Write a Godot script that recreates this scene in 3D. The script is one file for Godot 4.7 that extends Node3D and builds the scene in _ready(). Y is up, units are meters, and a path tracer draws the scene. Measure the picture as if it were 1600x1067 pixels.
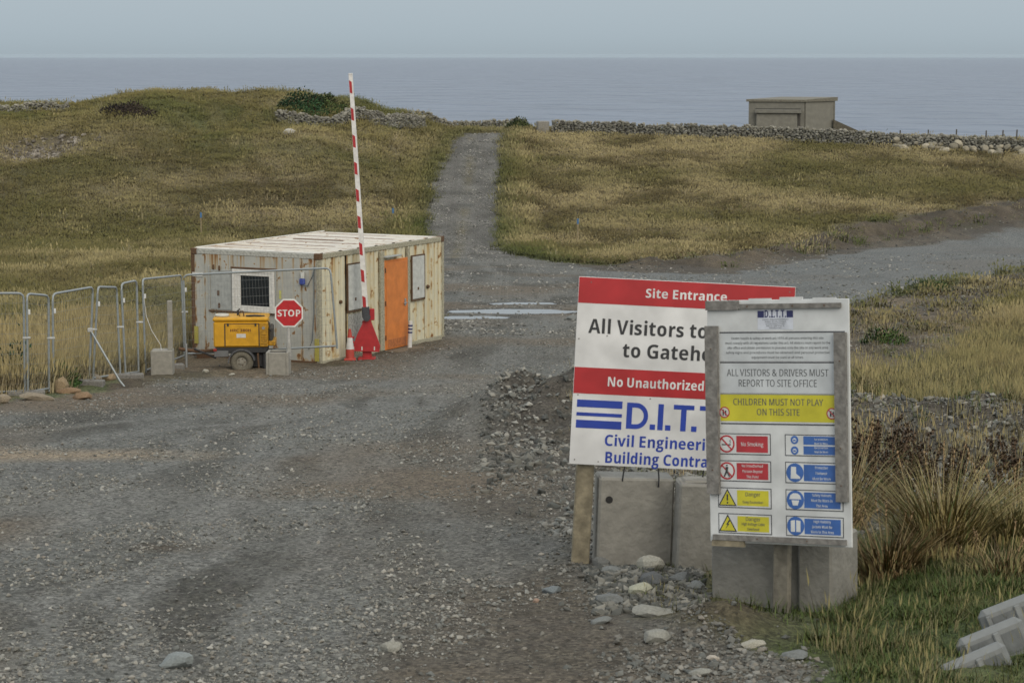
extends Node3D

# ---------------------------------------------------------------- shared state
var rng := RandomNumberGenerator.new()
var nA := FastNoiseLite.new()
var nB := FastNoiseLite.new()
var nC := FastNoiseLite.new()
var nD := FastNoiseLite.new()
var taken := {}
var tex := {}
var mats := {}
const CAM_Y := 7.0

# outline of the gravel yard, the haul road and the farm track, in metres on the ground (x, z)
var gravel_poly := PackedVector2Array([
	Vector2(-5.5, -8), Vector2(-8.5, -16), Vector2(-11.5, -38), Vector2(-10.9, -40.8), Vector2(-9.4, -41.9), Vector2(-8.6, -44.6), Vector2(-7.6, -46.6), Vector2(-6.9, -48.9), Vector2(-5.4, -49.3), Vector2(-4.2, -52.6),
	Vector2(-3.3, -55.3), Vector2(-2.0, -58.3), Vector2(-2.6, -66), Vector2(-3.2, -74), Vector2(-4.6, -103.2), Vector2(-4.7, -113), Vector2(-4.75, -120.4), Vector2(-4.85, -128), Vector2(-4.9, -138), Vector2(-4.85, -150),
	Vector2(-4.7, -158), Vector2(-4.4, -162), Vector2(-3.5, -165.2), Vector2(-1.4, -167), Vector2(0.1, -166), Vector2(-0.6, -162), Vector2(-0.7, -155.8), Vector2(-0.7, -148), Vector2(-0.65, -138), Vector2(-0.65, -120.4),
	Vector2(-0.1, -114.5), Vector2(1.1, -107.5), Vector2(2.1, -103.5), Vector2(3.0, -101.5), Vector2(4.5, -98.6), Vector2(7.0, -99.6), Vector2(9.2, -96.7), Vector2(13.6, -108.5), Vector2(18.4, -120.4), Vector2(23.7, -125.4),
	Vector2(28.8, -129.3), Vector2(36, -134), Vector2(46, -140), Vector2(50, -130), Vector2(34, -113), Vector2(26.2, -104.5), Vector2(21.6, -96.7), Vector2(15.2, -83.9), Vector2(11.1, -73.4), Vector2(7.5, -60.7),
	Vector2(4.3, -51.6), Vector2(2.6, -46.5), Vector2(1.2, -43.5), Vector2(0.2, -40.8), Vector2(-0.25, -38.5), Vector2(0.0, -34.7), Vector2(0.6, -31.4), Vector2(0.85, -28.7), Vector2(0.7, -22.1), Vector2(1.1, -20.3),
	Vector2(1.2, -18.9), Vector2(1.8, -18.0), Vector2(2.1, -17.4), Vector2(2.4, -15.9), Vector2(2.4, -8)])
var soil_a := PackedVector2Array([Vector2(1.9, -102.4), Vector2(3.4, -101.6), Vector2(5.6, -102.6), Vector2(10.7, -112.6), Vector2(19.2, -128.2), Vector2(30, -137.6), Vector2(44, -147), Vector2(46, -139), Vector2(33, -130.8), Vector2(28.5, -127), Vector2(18, -116.5), Vector2(8.9, -93), Vector2(5.3, -94), Vector2(2.7, -98)])
var soil_b := PackedVector2Array([Vector2(9.6, -67), Vector2(14.9, -82), Vector2(21.1, -94.6), Vector2(33, -110), Vector2(30, -92), Vector2(20, -79.9), Vector2(17.2, -77), Vector2(12.6, -66.5), Vector2(9.6, -57.4), Vector2(7.7, -54.9), Vector2(6.6, -55)])
var soil_c := PackedVector2Array([Vector2(-0.4, -39.6), Vector2(5.0, -39.8), Vector2(6.4, -39.4), Vector2(7.0, -37), Vector2(7.8, -34), Vector2(11, -31), Vector2(12, -24), Vector2(6.2, -24.0), Vector2(5.6, -26.1), Vector2(5.0, -27.4), Vector2(4.4, -25.5), Vector2(3.2, -22.5), Vector2(0.4, -21.0), Vector2(-0.2, -30), Vector2(-0.9, -36)])
var soil_d := PackedVector2Array([Vector2(6.4, -52), Vector2(7.6, -51), Vector2(9.0, -52.5), Vector2(11.0, -57), Vector2(15.0, -72), Vector2(16.5, -80), Vector2(11, -76), Vector2(8, -62)])
const MX0 := -60.0
const MZ0 := 180.0
const MS := 0.4
const MW := 300
const MH := 440
var mask_g: PackedFloat32Array
var mask_s: PackedFloat32Array
var puddles := [[0.0, -68.8, 1.75, 0.62, -0.67], [0.37, -72.6, 0.95, 0.42, -0.845], [-1.15, -66.4, 0.95, 0.42, -0.58]]


func _ready() -> void:
	# ------------------------------------------------------------ camera, sky, sun, exposure
	var cam := Camera3D.new()
	cam.name = "camera"
	add_child(cam)
	cam.position = Vector3(0, CAM_Y, 0)
	cam.rotation_degrees = Vector3(-7.1015, 0, 0)
	cam.fov = 16.859
	cam.near = 0.5
	cam.far = 30000.0
	cam.current = true
	var lens := CameraAttributesPhysical.new()
	lens.frustum_focal_length = 80.9753
	lens.frustum_near = 0.5
	lens.frustum_far = 30000.0
	lens.frustum_focus_distance = 46.0
	lens.exposure_aperture = 7.0
	cam.attributes = lens
	var env := Environment.new()
	var sky_m := ProceduralSkyMaterial.new()
	sky_m.sky_top_color = Color(1.05, 1.065, 1.075)
	sky_m.sky_horizon_color = Color(0.628, 0.682, 0.715)
	sky_m.sky_curve = 0.26
	sky_m.sky_energy_multiplier = 1.0
	sky_m.ground_bottom_color = Color(0.30, 0.31, 0.31)
	sky_m.ground_horizon_color = Color(0.62, 0.672, 0.705)
	sky_m.sun_angle_max = 1.0
	var sky := Sky.new()
	sky.sky_material = sky_m
	env.background_mode = Environment.BG_SKY
	env.sky = sky
	env.tonemap_mode = Environment.TONE_MAPPER_LINEAR
	env.tonemap_exposure = 1.07
	env.sdfgi_enabled = true
	env.ssao_enabled = true
	env.ssil_enabled = true
	env.fog_enabled = true
	env.fog_density = 0.000032
	env.fog_light_color = Color(0.80, 0.86, 0.91)
	var we := WorldEnvironment.new()
	we.name = "world_environment"
	we.environment = env
	add_child(we)
	var sun := DirectionalLight3D.new()
	sun.name = "sun"
	sun.light_energy = 0.62
	sun.light_angular_distance = 50.0
	sun.light_color = Color(1.0, 0.97, 0.92)
	sun.shadow_enabled = true
	add_child(sun)
	sun.look_at_from_position(Vector3(4, 6.5, 9), Vector3.ZERO, Vector3.UP)

	rng.seed = 7341
	setup_noise()
	setup_textures()
	build_masks()
	build_ground()
	build_sea()
	build_puddles()
	build_walls()
	build_bunker()
	build_cabin()
	build_fence()
	build_compressor()
	build_gate()
	build_front_signs()
	build_rocks()
	build_stakes()
	build_plants()
	build_grass()
	build_gravel_stones()


# ================================================================ helpers: names, tags
func numbered(called: String) -> String:
	var n: int = taken.get(called, 0)
	taken[called] = n + 1
	return called if n == 0 else "%s_%03d" % [called, n]


func tag(o: Node3D, label: String, category: String, group := "", kind := "") -> void:
	if label: o.set_meta("label", label)
	if category: o.set_meta("category", category)
	if group: o.set_meta("group", group)
	if kind: o.set_meta("kind", kind)


func thing(called: String, label: String, category: String, at := Vector3.ZERO, turn := 0.0, group := "") -> Node3D:
	var o := Node3D.new()
	o.name = numbered(called)
	add_child(o, true)
	o.position = at
	o.rotation.y = turn
	tag(o, label, category, group)
	return o


func part(called: String, mesh: Mesh, m: Material, parent: Node3D, xf := Transform3D.IDENTITY) -> MeshInstance3D:
	var o := MeshInstance3D.new()
	o.mesh = mesh
	o.material_override = m
	if parent == self:
		o.name = numbered(called)
	else:
		var n := 0
		var nm := called
		while parent.has_node(nm):
			n += 1
			nm = "%s_%03d" % [called, n]
		o.name = nm
	o.transform = xf
	parent.add_child(o, true)
	return o


func structure(called: String, mesh: Mesh, m: Material) -> MeshInstance3D:
	var o := part(called, mesh, m, self)
	o.set_meta("kind", "structure")
	return o


# ================================================================ helpers: meshes
class MB:
	var v := PackedVector3Array()
	var n := PackedVector3Array()
	var c := PackedColorArray()
	var t := PackedVector2Array()
	var col := Color.WHITE

	func tri(a: Vector3, b: Vector3, d: Vector3, na: Vector3, nb: Vector3, nd: Vector3) -> void:
		if (b - a).cross(d - a).dot(na + nb + nd) > 0.0:
			v.append_array([a, d, b]); n.append_array([na, nd, nb])
		else:
			v.append_array([a, b, d]); n.append_array([na, nb, nd])
		c.append_array([col, col, col])
		t.append_array([Vector2.ZERO, Vector2.ZERO, Vector2.ZERO])

	func flat(a: Vector3, b: Vector3, d: Vector3, out: Vector3) -> void:
		var k := (b - a).cross(d - a).normalized()
		if k.dot(out) < 0.0: k = -k
		tri(a, b, d, k, k, k)

	func quad(a: Vector3, b: Vector3, d: Vector3, e: Vector3, out: Vector3) -> void:
		flat(a, b, d, out)
		flat(a, d, e, out)

	func uvquad(a: Vector3, b: Vector3, d: Vector3, e: Vector3, out: Vector3, ua: Vector2, ub: Vector2, ud: Vector2, ue: Vector2) -> void:
		var at := v.size()
		quad(a, b, d, e, out)
		for k in range(at, v.size()):
			var p := v[k]
			t[k] = ua if p == a else ub if p == b else ud if p == d else ue

	func box(lo: Vector3, hi: Vector3, ch := 0.0, xf := Transform3D.IDENTITY) -> void:
		var mid := (lo + hi) * 0.5
		var h := (hi - lo) * 0.5
		ch = minf(ch, minf(h.x, minf(h.y, h.z)) * 0.9)
		var at := v.size()
		for ax in 3:
			var b1 := (ax + 1) % 3
			var b2 := (ax + 2) % 3
			for s in [-1.0, 1.0]:
				var o := Vector3.ZERO
				o[ax] = s
				var q := []
				for k in [[-1, -1], [1, -1], [1, 1], [-1, 1]]:
					var p := mid
					p[ax] += s * h[ax]
					p[b1] += k[0] * (h[b1] - ch)
					p[b2] += k[1] * (h[b2] - ch)
					q.append(p)
				quad(q[0], q[1], q[2], q[3], o)
		if ch > 0.0:
			for ax in 3:
				var b1 := (ax + 1) % 3
				var b2 := (ax + 2) % 3
				for s1 in [-1.0, 1.0]:
					for s2 in [-1.0, 1.0]:
						var q := []
						for k in [[-1.0, 0], [1.0, 0], [1.0, 1], [-1.0, 1]]:
							var p := mid
							p[ax] += k[0] * (h[ax] - ch)
							p[b1] += s1 * (h[b1] - (ch if k[1] == 0 else 0.0))
							p[b2] += s2 * (h[b2] - (0.0 if k[1] == 0 else ch))
							q.append(p)
						var o := Vector3.ZERO
						o[b1] = s1
						o[b2] = s2
						quad(q[0], q[1], q[2], q[3], o)
			for sx in [-1.0, 1.0]:
				for sy in [-1.0, 1.0]:
					for sz in [-1.0, 1.0]:
						var s := Vector3(sx, sy, sz)
						var q := []
						for ax in 3:
							var p := mid
							for k in 3:
								p[k] += s[k] * (h[k] - (0.0 if k == ax else ch))
							q.append(p)
						flat(q[0], q[1], q[2], s)
		if xf != Transform3D.IDENTITY:
			move(at, xf)

	func move(at: int, xf: Transform3D) -> void:
		for k in range(at, v.size()):
			v[k] = xf * v[k]
			n[k] = (xf.basis * n[k]).normalized()

	func tube(pts: Array, r0: float, r1 := -1.0, sides := 8, caps := true) -> void:
		if r1 < 0.0: r1 = r0
		var rings := []
		var nr := []
		for i in pts.size():
			var d: Vector3 = (pts[mini(i + 1, pts.size() - 1)] - pts[maxi(i - 1, 0)]).normalized()
			var u := d.cross(Vector3.UP if absf(d.y) < 0.9 else Vector3.RIGHT).normalized()
			var w := d.cross(u)
			var r := lerpf(r0, r1, float(i) / maxf(1.0, pts.size() - 1))
			var ring := []
			var rn := []
			for k in sides:
				var a := TAU * k / sides
				var o := u * cos(a) + w * sin(a)
				rn.append(o)
				ring.append(pts[i] + o * r)
			rings.append(ring)
			nr.append(rn)
		for i in pts.size() - 1:
			for k in sides:
				var j := (k + 1) % sides
				tri(rings[i][k], rings[i][j], rings[i + 1][j], nr[i][k], nr[i][j], nr[i + 1][j])
				tri(rings[i][k], rings[i + 1][j], rings[i + 1][k], nr[i][k], nr[i + 1][j], nr[i + 1][k])
		if caps:
			var e := pts.size() - 1
			for k in sides:
				var j := (k + 1) % sides
				flat(pts[0], rings[0][k], rings[0][j], pts[0] - pts[1])
				flat(pts[e], rings[e][k], rings[e][j], pts[e] - pts[e - 1])

	func lathe(prof: Array, at: Vector3, axis: Vector3, sides := 24) -> void:
		# prof: Vector2(radius, height along axis)
		axis = axis.normalized()
		var u := axis.cross(Vector3.UP if absf(axis.y) < 0.9 else Vector3.RIGHT).normalized()
		var w := axis.cross(u)
		for i in prof.size() - 1:
			var p: Vector2 = prof[i]
			var q: Vector2 = prof[i + 1]
			var sl := Vector2(q.y - p.y, p.x - q.x).normalized()
			for k in sides:
				var a := TAU * k / sides
				var b := TAU * (k + 1) / sides
				var oa := u * cos(a) + w * sin(a)
				var ob := u * cos(b) + w * sin(b)
				var na := oa * sl.x + axis * sl.y
				var nb := ob * sl.x + axis * sl.y
				var A := at + oa * p.x + axis * p.y
				var B := at + ob * p.x + axis * p.y
				var C := at + ob * q.x + axis * q.y
				var D := at + oa * q.x + axis * q.y
				if p.x > 1e-5: tri(A, B, C, na, nb, nb)
				if q.x > 1e-5: tri(A, C, D, na, nb, na)

	func prism(poly: PackedVector2Array, z0: float, z1: float) -> void:
		# polygon in x, y pulled along z
		var idx := Geometry2D.triangulate_polygon(poly)
		for k in range(0, idx.size(), 3):
			var a := poly[idx[k]]
			var b := poly[idx[k + 1]]
			var d := poly[idx[k + 2]]
			flat(Vector3(a.x, a.y, z1), Vector3(b.x, b.y, z1), Vector3(d.x, d.y, z1), Vector3(0, 0, z1 - z0))
			flat(Vector3(a.x, a.y, z0), Vector3(b.x, b.y, z0), Vector3(d.x, d.y, z0), Vector3(0, 0, z0 - z1))
		var area := 0.0
		for k in poly.size():
			area += poly[k].cross(poly[(k + 1) % poly.size()])
		for k in poly.size():
			var a := poly[k]
			var b := poly[(k + 1) % poly.size()]
			var o := Vector3(b.y - a.y, a.x - b.x, 0) * signf(area)
			quad(Vector3(a.x, a.y, z0), Vector3(b.x, b.y, z0), Vector3(b.x, b.y, z1), Vector3(a.x, a.y, z1), o)

	func mesh(uv := false) -> ArrayMesh:
		var arr := []
		arr.resize(Mesh.ARRAY_MAX)
		arr[Mesh.ARRAY_VERTEX] = v
		arr[Mesh.ARRAY_NORMAL] = n
		arr[Mesh.ARRAY_COLOR] = c
		if uv: arr[Mesh.ARRAY_TEX_UV] = t
		var m := ArrayMesh.new()
		if v.size(): m.add_surface_from_arrays(Mesh.PRIMITIVE_TRIANGLES, arr)
		return m


func box_mesh(lo: Vector3, hi: Vector3, ch := 0.0) -> ArrayMesh:
	var b := MB.new()
	b.box(lo, hi, ch)
	return b.mesh()


func tube_mesh(pts: Array, r0: float, r1 := -1.0, sides := 8) -> ArrayMesh:
	var b := MB.new()
	b.tube(pts, r0, r1, sides)
	return b.mesh()


func rock_mesh(sd: int, lumps := 0.28) -> ArrayMesh:
	# a faceted stone about one metre across, from a subdivided octahedron pushed about and cut by planes
	var r := RandomNumberGenerator.new()
	r.seed = sd
	var faces := []
	var P := [Vector3.RIGHT, Vector3.LEFT, Vector3.UP, Vector3.DOWN, Vector3.BACK, Vector3.FORWARD]
	for f in [[0, 2, 4], [4, 2, 1], [1, 2, 5], [5, 2, 0], [0, 4, 3], [4, 1, 3], [1, 5, 3], [5, 0, 3]]:
		faces.append([P[f[0]], P[f[1]], P[f[2]]])
	for it in 2:
		var nf := []
		for f in faces:
			var a: Vector3 = f[0]
			var b: Vector3 = f[1]
			var c: Vector3 = f[2]
			var ab := (a + b).normalized()
			var bc := (b + c).normalized()
			var ca := (c + a).normalized()
			nf.append_array([[a, ab, ca], [ab, b, bc], [ca, bc, c], [ab, bc, ca]])
		faces = nf
	var cuts := []
	for k in 7:
		cuts.append([Vector3(r.randf_range(-1, 1), r.randf_range(-1, 1), r.randf_range(-1, 1)).normalized(), r.randf_range(0.28, 0.44)])
	var nz := FastNoiseLite.new()
	nz.seed = sd
	nz.frequency = 1.1
	var put := func(p: Vector3) -> Vector3:
		var q := p * (0.5 + lumps * 0.5 * nz.get_noise_3dv(p))
		for k in cuts:
			var over: float = q.dot(k[0]) - k[1]
			if over > 0.0: q -= k[0] * over * 0.9
		return q
	var b := MB.new()
	for f in faces:
		var x: Vector3 = put.call(f[0])
		var y: Vector3 = put.call(f[1])
		var z: Vector3 = put.call(f[2])
		b.flat(x, y, z, x + y + z)
	return b.mesh()


func pebble_mesh(sd: int) -> ArrayMesh:
	var r := RandomNumberGenerator.new()
	r.seed = sd
	var P := [Vector3.RIGHT, Vector3.LEFT, Vector3.UP, Vector3.DOWN, Vector3.BACK, Vector3.FORWARD]
	for k in 6:
		P[k] = (P[k] * r.randf_range(0.36, 0.56) + Vector3(r.randf_range(-0.14, 0.14), r.randf_range(-0.14, 0.14), r.randf_range(-0.14, 0.14)))
	var b := MB.new()
	for f in [[0, 2, 4], [4, 2, 1], [1, 2, 5], [5, 2, 0], [0, 4, 3], [4, 1, 3], [1, 5, 3], [5, 0, 3]]:
		var x: Vector3 = P[f[0]]
		var y: Vector3 = P[f[1]]
		var z: Vector3 = P[f[2]]
		var m := (x + y + z) / 3.0
		m += m.normalized() * r.randf_range(0.02, 0.12)
		b.flat(x, y, m, m)
		b.flat(y, z, m, m)
		b.flat(z, x, m, m)
	return b.mesh()


func scatter(called: String, mesh: Mesh, m: Material, xfs: Array, cols: PackedColorArray, parent: Node3D = null, label := "", category := "") -> MultiMeshInstance3D:
	var mm := MultiMesh.new()
	mm.transform_format = MultiMesh.TRANSFORM_3D
	mm.use_colors = true
	mm.mesh = mesh
	mm.instance_count = xfs.size()
	for k in xfs.size():
		mm.set_instance_transform(k, xfs[k])
		mm.set_instance_color(k, cols[k])
	var o := MultiMeshInstance3D.new()
	o.multimesh = mm
	o.material_override = m
	o.set_meta("kind", "stuff")
	if parent:
		var nm := called
		var n := 0
		while parent.has_node(nm):
			n += 1
			nm = "%s_%03d" % [called, n]
		o.name = nm
		parent.add_child(o, true)
	else:
		o.name = numbered(called)
		add_child(o, true)
		tag(o, label, category)
	return o


# ================================================================ helpers: materials
func lin(r: float, g: float, b: float) -> Color:
	return Color(r, g, b).linear_to_srgb()


func noise_tex(key: String, freq: float, lo: float, hi: float, kind := FastNoiseLite.TYPE_SIMPLEX_SMOOTH, size := 512, oct := 4, normal := 0.0) -> NoiseTexture2D:
	if tex.has(key): return tex[key]
	var f := FastNoiseLite.new()
	f.noise_type = kind
	f.seed = key.hash() % 10000
	f.frequency = freq
	f.fractal_octaves = oct
	if kind == FastNoiseLite.TYPE_CELLULAR:
		f.cellular_return_type = FastNoiseLite.RETURN_CELL_VALUE
	var t := NoiseTexture2D.new()
	t.width = size
	t.height = size
	t.seamless = true
	t.seamless_blend_skirt = 0.2
	t.noise = f
	if normal > 0.0:
		t.as_normal_map = true
		t.bump_strength = normal
	else:
		var g := Gradient.new()
		g.set_color(0, lin(lo, lo, lo))
		g.set_color(1, lin(hi, hi, hi))
		t.color_ramp = g
	tex[key] = t
	return t


func setup_textures() -> void:
	noise_tex("mottle", 0.012, 0.72, 1.0)
	noise_tex("mottle_strong", 0.018, 0.42, 1.0, FastNoiseLite.TYPE_SIMPLEX_SMOOTH, 512, 5)
	noise_tex("bumpy", 0.03, 0, 1, FastNoiseLite.TYPE_SIMPLEX_SMOOTH, 512, 5, 4.0)


func mat(key: String, c: Color, rough := 0.8, metal := 0.0, mottle := "mottle", scale := 1.0, bump := 0.0, spec := 0.5) -> StandardMaterial3D:
	if mats.has(key): return mats[key]
	var m := StandardMaterial3D.new()
	m.resource_name = key
	m.albedo_color = c.linear_to_srgb()
	m.roughness = rough
	m.metallic = metal
	m.metallic_specular = spec
	if mottle:
		m.albedo_texture = tex[mottle]
		m.uv1_triplanar = true
		m.uv1_scale = Vector3(scale, scale, scale)
		if bump > 0.0:
			m.normal_enabled = true
			m.normal_texture = tex["bumpy"]
			m.normal_scale = bump
	mats[key] = m
	return m


func vmat(key: String, rough := 0.9, back := 0.0) -> StandardMaterial3D:
	if mats.has(key): return mats[key]
	var m := StandardMaterial3D.new()
	m.resource_name = key
	m.vertex_color_use_as_albedo = true
	m.roughness = rough
	m.metallic_specular = 0.25
	m.cull_mode = BaseMaterial3D.CULL_DISABLED
	if back > 0.0:
		m.backlight_enabled = true
		m.backlight = Color(back, back, back)
	mats[key] = m
	return m


# ================================================================ terrain
func setup_noise() -> void:
	for a in [[nA, 11, 0.05], [nB, 23, 0.35], [nC, 37, 1.6], [nD, 51, 0.012]]:
		var f: FastNoiseLite = a[0]
		f.seed = a[1]
		f.frequency = a[2]
		f.noise_type = FastNoiseLite.TYPE_SIMPLEX_SMOOTH
		f.fractal_octaves = 3


func build_masks() -> void:
	mask_g = raster([gravel_poly], 1)
	mask_s = raster([soil_a, soil_b, soil_c, soil_d], 2)


func raster(polys: Array, blur: int) -> PackedFloat32Array:
	var a := PackedFloat32Array()
	a.resize(MW * MH)
	for p in polys:
		var lo := Vector2(INF, INF)
		var hi := -lo
		for q in p:
			lo = lo.min(q)
			hi = hi.max(q)
		for j in range(maxi(0, int((lo.y + MZ0) / MS)), mini(MH, int((hi.y + MZ0) / MS) + 2)):
			for i in range(maxi(0, int((lo.x - MX0) / MS)), mini(MW, int((hi.x - MX0) / MS) + 2)):
				if Geometry2D.is_point_in_polygon(Vector2(MX0 + i * MS, -MZ0 + j * MS), p):
					a[j * MW + i] = 1.0
	for it in blur:
		var b := a.duplicate()
		for j in range(1, MH - 1):
			for i in range(1, MW - 1):
				var k := j * MW + i
				b[k] = (a[k] * 4.0 + (a[k - 1] + a[k + 1] + a[k - MW] + a[k + MW]) * 2.0 + a[k - MW - 1] + a[k - MW + 1] + a[k + MW - 1] + a[k + MW + 1]) / 16.0
		a = b
	return a


func sample(a: PackedFloat32Array, x: float, z: float) -> float:
	var fx := clampf((x - MX0) / MS, 0.0, MW - 1.001)
	var fz := clampf((z + MZ0) / MS, 0.0, MH - 1.001)
	var i := int(fx)
	var j := int(fz)
	fx -= i
	fz -= j
	var k := j * MW + i
	return lerpf(lerpf(a[k], a[k + 1], fx), lerpf(a[k + MW], a[k + MW + 1], fx), fz)


func gravel_at(x: float, z: float) -> float:
	var w := nB.get_noise_2d(x * 2.0, z * 2.0) * (0.35 if z > -100.0 else 0.8)
	return sample(mask_g, x + w, z + nB.get_noise_2d(x * 2.0 + 60.0, z * 2.0) * 0.35 * (1.0 - z * 0.01))


func soil_at(x: float, z: float) -> float:
	var w := nB.get_noise_2d(x + 17.0, z) * 0.9
	return sample(mask_s, x + w, z + nA.get_noise_2d(x * 5.0, z * 5.0) * 1.6)


const PD := [0.0, 16.5, 19.7, 22.1, 53.5, 58.8, 70.0, 92.0, 120.0, 141.0, 166.0, 400.0]
const PY := [3.534, 2.415, 2.197, 2.06, -0.247, -0.251, -0.706, -1.785, -3.016, -1.353, 1.529, 1.529]


func prof1(d: float) -> float:
	for k in range(1, PD.size()):
		if d < PD[k]:
			return lerpf(PY[k - 1], PY[k], (d - PD[k - 1]) / (PD[k] - PD[k - 1]))
	return PY[PD.size() - 1]


func prof(d: float) -> float:
	if d > 24.0 and d < 58.8 and d < 50.0:
		return prof1(d)
	var w := d * 0.03
	return (prof1(d) * 2.0 + prof1(d - w) + prof1(d + w)) * 0.25


func seg_dist(p: Vector2, pts: Array) -> float:
	var best := INF
	for k in pts.size() - 1:
		best = minf(best, p.distance_to(Geometry2D.get_closest_point_to_segment(p, pts[k], pts[k + 1])))
	return best


var ridge_a := [Vector2(6.2, -101.0), Vector2(8.9, -100.2), Vector2(13.2, -112.2), Vector2(18.0, -124), Vector2(23.4, -129.4), Vector2(36, -138.6)]
var ridge_b := [Vector2(0.55, -37.4), Vector2(2.0, -36.2), Vector2(5.0, -36), Vector2(8.0, -33.5), Vector2(13, -29)]


func height(x: float, z: float) -> float:
	var d := -z
	var y := prof(d)
	# rising field and mound on the left
	if x < -5.0 and d > 110.0:
		var ax := smoothstep(-3.8, -11.5, x)
		var far := smoothstep(-27.0, -17.0, x)
		var s1 := smoothstep(lerpf(121.0, 124.0, far), lerpf(147.0, 151.0, far), d)
		y += ax * 2.7 * s1
		var top := lerpf(0.3, 1.1, smoothstep(-31.0, -24.5, x))
		var s2 := smoothstep(lerpf(130.0, 151.5, far), lerpf(149.0, 158.0, far), d)
		y += smoothstep(-7.5, -15.0, x) * top * s2
		y += ax * far * nA.get_noise_2d(x * 3.0, z * 3.0) * 0.5 * s1
		y += ax * nB.get_noise_2d(x * 0.8, z * 0.8) * 0.35 * s1
		# a broken face of bare earth
		y -= smoothstep(-6.5, -11.0, x) * maxf(0.0, prof(d) - prof(156.0)) * smoothstep(154.0, 160.0, d)
		var q := Vector2((x + 29.2) / 3.2, (d - 141.0) / 2.6)
		y -= 0.9 * exp(-q.length_squared())
	# beyond the crest the land falls to the sea
	var dc := 167.0 if x < 4.0 else lerpf(167.0, 159.0, clampf((x - 4.0) / 30.0, 0.0, 1.0))
	if x < -6.0: dc = lerpf(167.0, 160.0, clampf((-6.0 - x) / 6.0, 0.0, 1.0))
	if d > dc:
		y -= (d - dc) * 0.14 * smoothstep(0.0, 8.0, d - dc)
	if d > 84.0 and d < 142.0 and x > 3.0:
		var r := seg_dist(Vector2(x, z), ridge_a)
		if r < 4.0: y += 0.32 * exp(-r * r / 1.3) * (1.0 + 1.3 * nB.get_noise_2d(x, z) + 0.6 * nC.get_noise_2d(x, z))
	if d > 24.0 and d < 44.0 and x > -3.0:
		var r := seg_dist(Vector2(x, z), ridge_b)
		if r < 6.0: y += lerpf(0.62, 0.85, smoothstep(5.0, 2.0, x)) * exp(-r * r / 2.4) * (1.0 + 0.5 * nB.get_noise_2d(x * 1.5, z * 1.5))
	if d < 30.0 and x > 0.0:
		y += 0.22 * exp(-Vector2((x - 1.75) / 0.45, (d - 18.75) / 0.5).length_squared())
		y += 0.12 * exp(-Vector2((x - 1.2) / 0.7, (d - 20.7) / 0.7).length_squared())
		y += 0.25 * smoothstep(2.6, 4.5, x) * smoothstep(16.0, 19.0, d) * smoothstep(27.0, 22.0, d)
	# general unevenness
	var rough := 1.0 - 0.75 * sample(mask_g, x, z)
	y += nA.get_noise_2d(x * 4.0, z * 4.0) * 0.10 * rough * smoothstep(15.0, 60.0, d)
	y += nB.get_noise_2d(x * 2.0, z * 2.0) * 0.045 * rough
	for p in puddles:
		var q := Vector2((x - p[0]) / p[2], (z - p[1]) / p[3]).length()
		if q < 1.9: y = lerpf(p[4] - 0.04, y, smoothstep(0.85, 1.6, q))
	return y


func fine(x: float, z: float) -> float:
	return nC.get_noise_2d(x * 2.2, z * 2.2) * 0.022 + nB.get_noise_2d(x * 9.0, z * 9.0) * 0.012


func grass_tone(x: float, z: float, k: float) -> Color:
	# colour of the sward at a spot; k in 0..1 picks within it
	var d := -z
	var n1 := nA.get_noise_2d(x * 2.4, z * 2.4)
	var n2 := nA.get_noise_2d(x * 0.9 + 300.0, z * 0.9)
	var n3 := nB.get_noise_2d(x * 1.2 - 80.0, z * 1.2)
	var tan_c := Color(0.375, 0.322, 0.208)
	var dark_c := Color(0.150, 0.128, 0.074)
	var olive_c := Color(0.165, 0.156, 0.074)
	var green_c := Color(0.078, 0.110, 0.038)
	var t := clampf((0.62 if x > -4.6 else 0.62 - 0.22 * smoothstep(-6.0, -16.0, x)) + n1 * 2.0 + n3 * 0.9 + (k - 0.5) * 0.2, 0.0, 1.0)
	var c := dark_c.lerp(tan_c, t)
	if x > 3.0: t = clampf(t - 0.30 * smoothstep(3.0, 17.0, x) * smoothstep(80.0, 110.0, d), 0.0, 1.0)
	var o := clampf(0.22 + n2 * 1.6 + (k - 0.5) * 0.3, 0.0, 0.85)
	if x < -5.0 and d < 128.0: o = clampf(o + 0.22, 0.0, 0.9)
	if x < -16.0 and d > 120.0: o = clampf(o + 0.25, 0.0, 0.9)
	c = c.lerp(olive_c, o)
	if x < -8.0 and d > 138.0: c = c.lerp(Color(0.255, 0.228, 0.105).lerp(Color(0.12, 0.145, 0.055), clampf(0.35 + n2 * 2.0 + n3, 0.0, 1.0)), 0.55 * smoothstep(138.0, 150.0, d))
	# greener by the edges of the tracks
	var g := sample(mask_g, x, z)
	g = maxf(g, maxf(sample(mask_g, x + 0.8, z), sample(mask_g, x - 0.8, z)))
	g = maxf(g, maxf(sample(mask_g, x, z + 2.0), sample(mask_g, x, z - 2.0)))
	c = c.lerp(green_c, clampf(g * 0.75 + n3 * 0.3, 0.0, 0.8) * (0.9 if d < 130.0 else 0.6))
	if x > 3.0 and d > 90.0: c = c.lerp(green_c, clampf(maxf(sample(mask_s, x, z - 1.5), sample(mask_s, x - 0.8, z)) * 0.8 * (0.5 + n3 * 1.5), 0.0, 0.7))
	if x > 2.0 and d < 62.0: c = c.lerp(green_c, clampf(0.48 - 0.35 * smoothstep(8.0, 13.0, x) + n3 * 1.2 + n2 * 0.8, 0.0, 0.9))
	if x > 2.0 and d < 21.5: c = c.lerp(green_c, 0.7)
	if x < -5.0 and d > 40.0 and d < 62.0: c = c.lerp(green_c, clampf(smoothstep(-9.8, -8.8, x) * 0.5 + n3 * 0.4, 0.0, 0.7))
	return c


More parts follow.
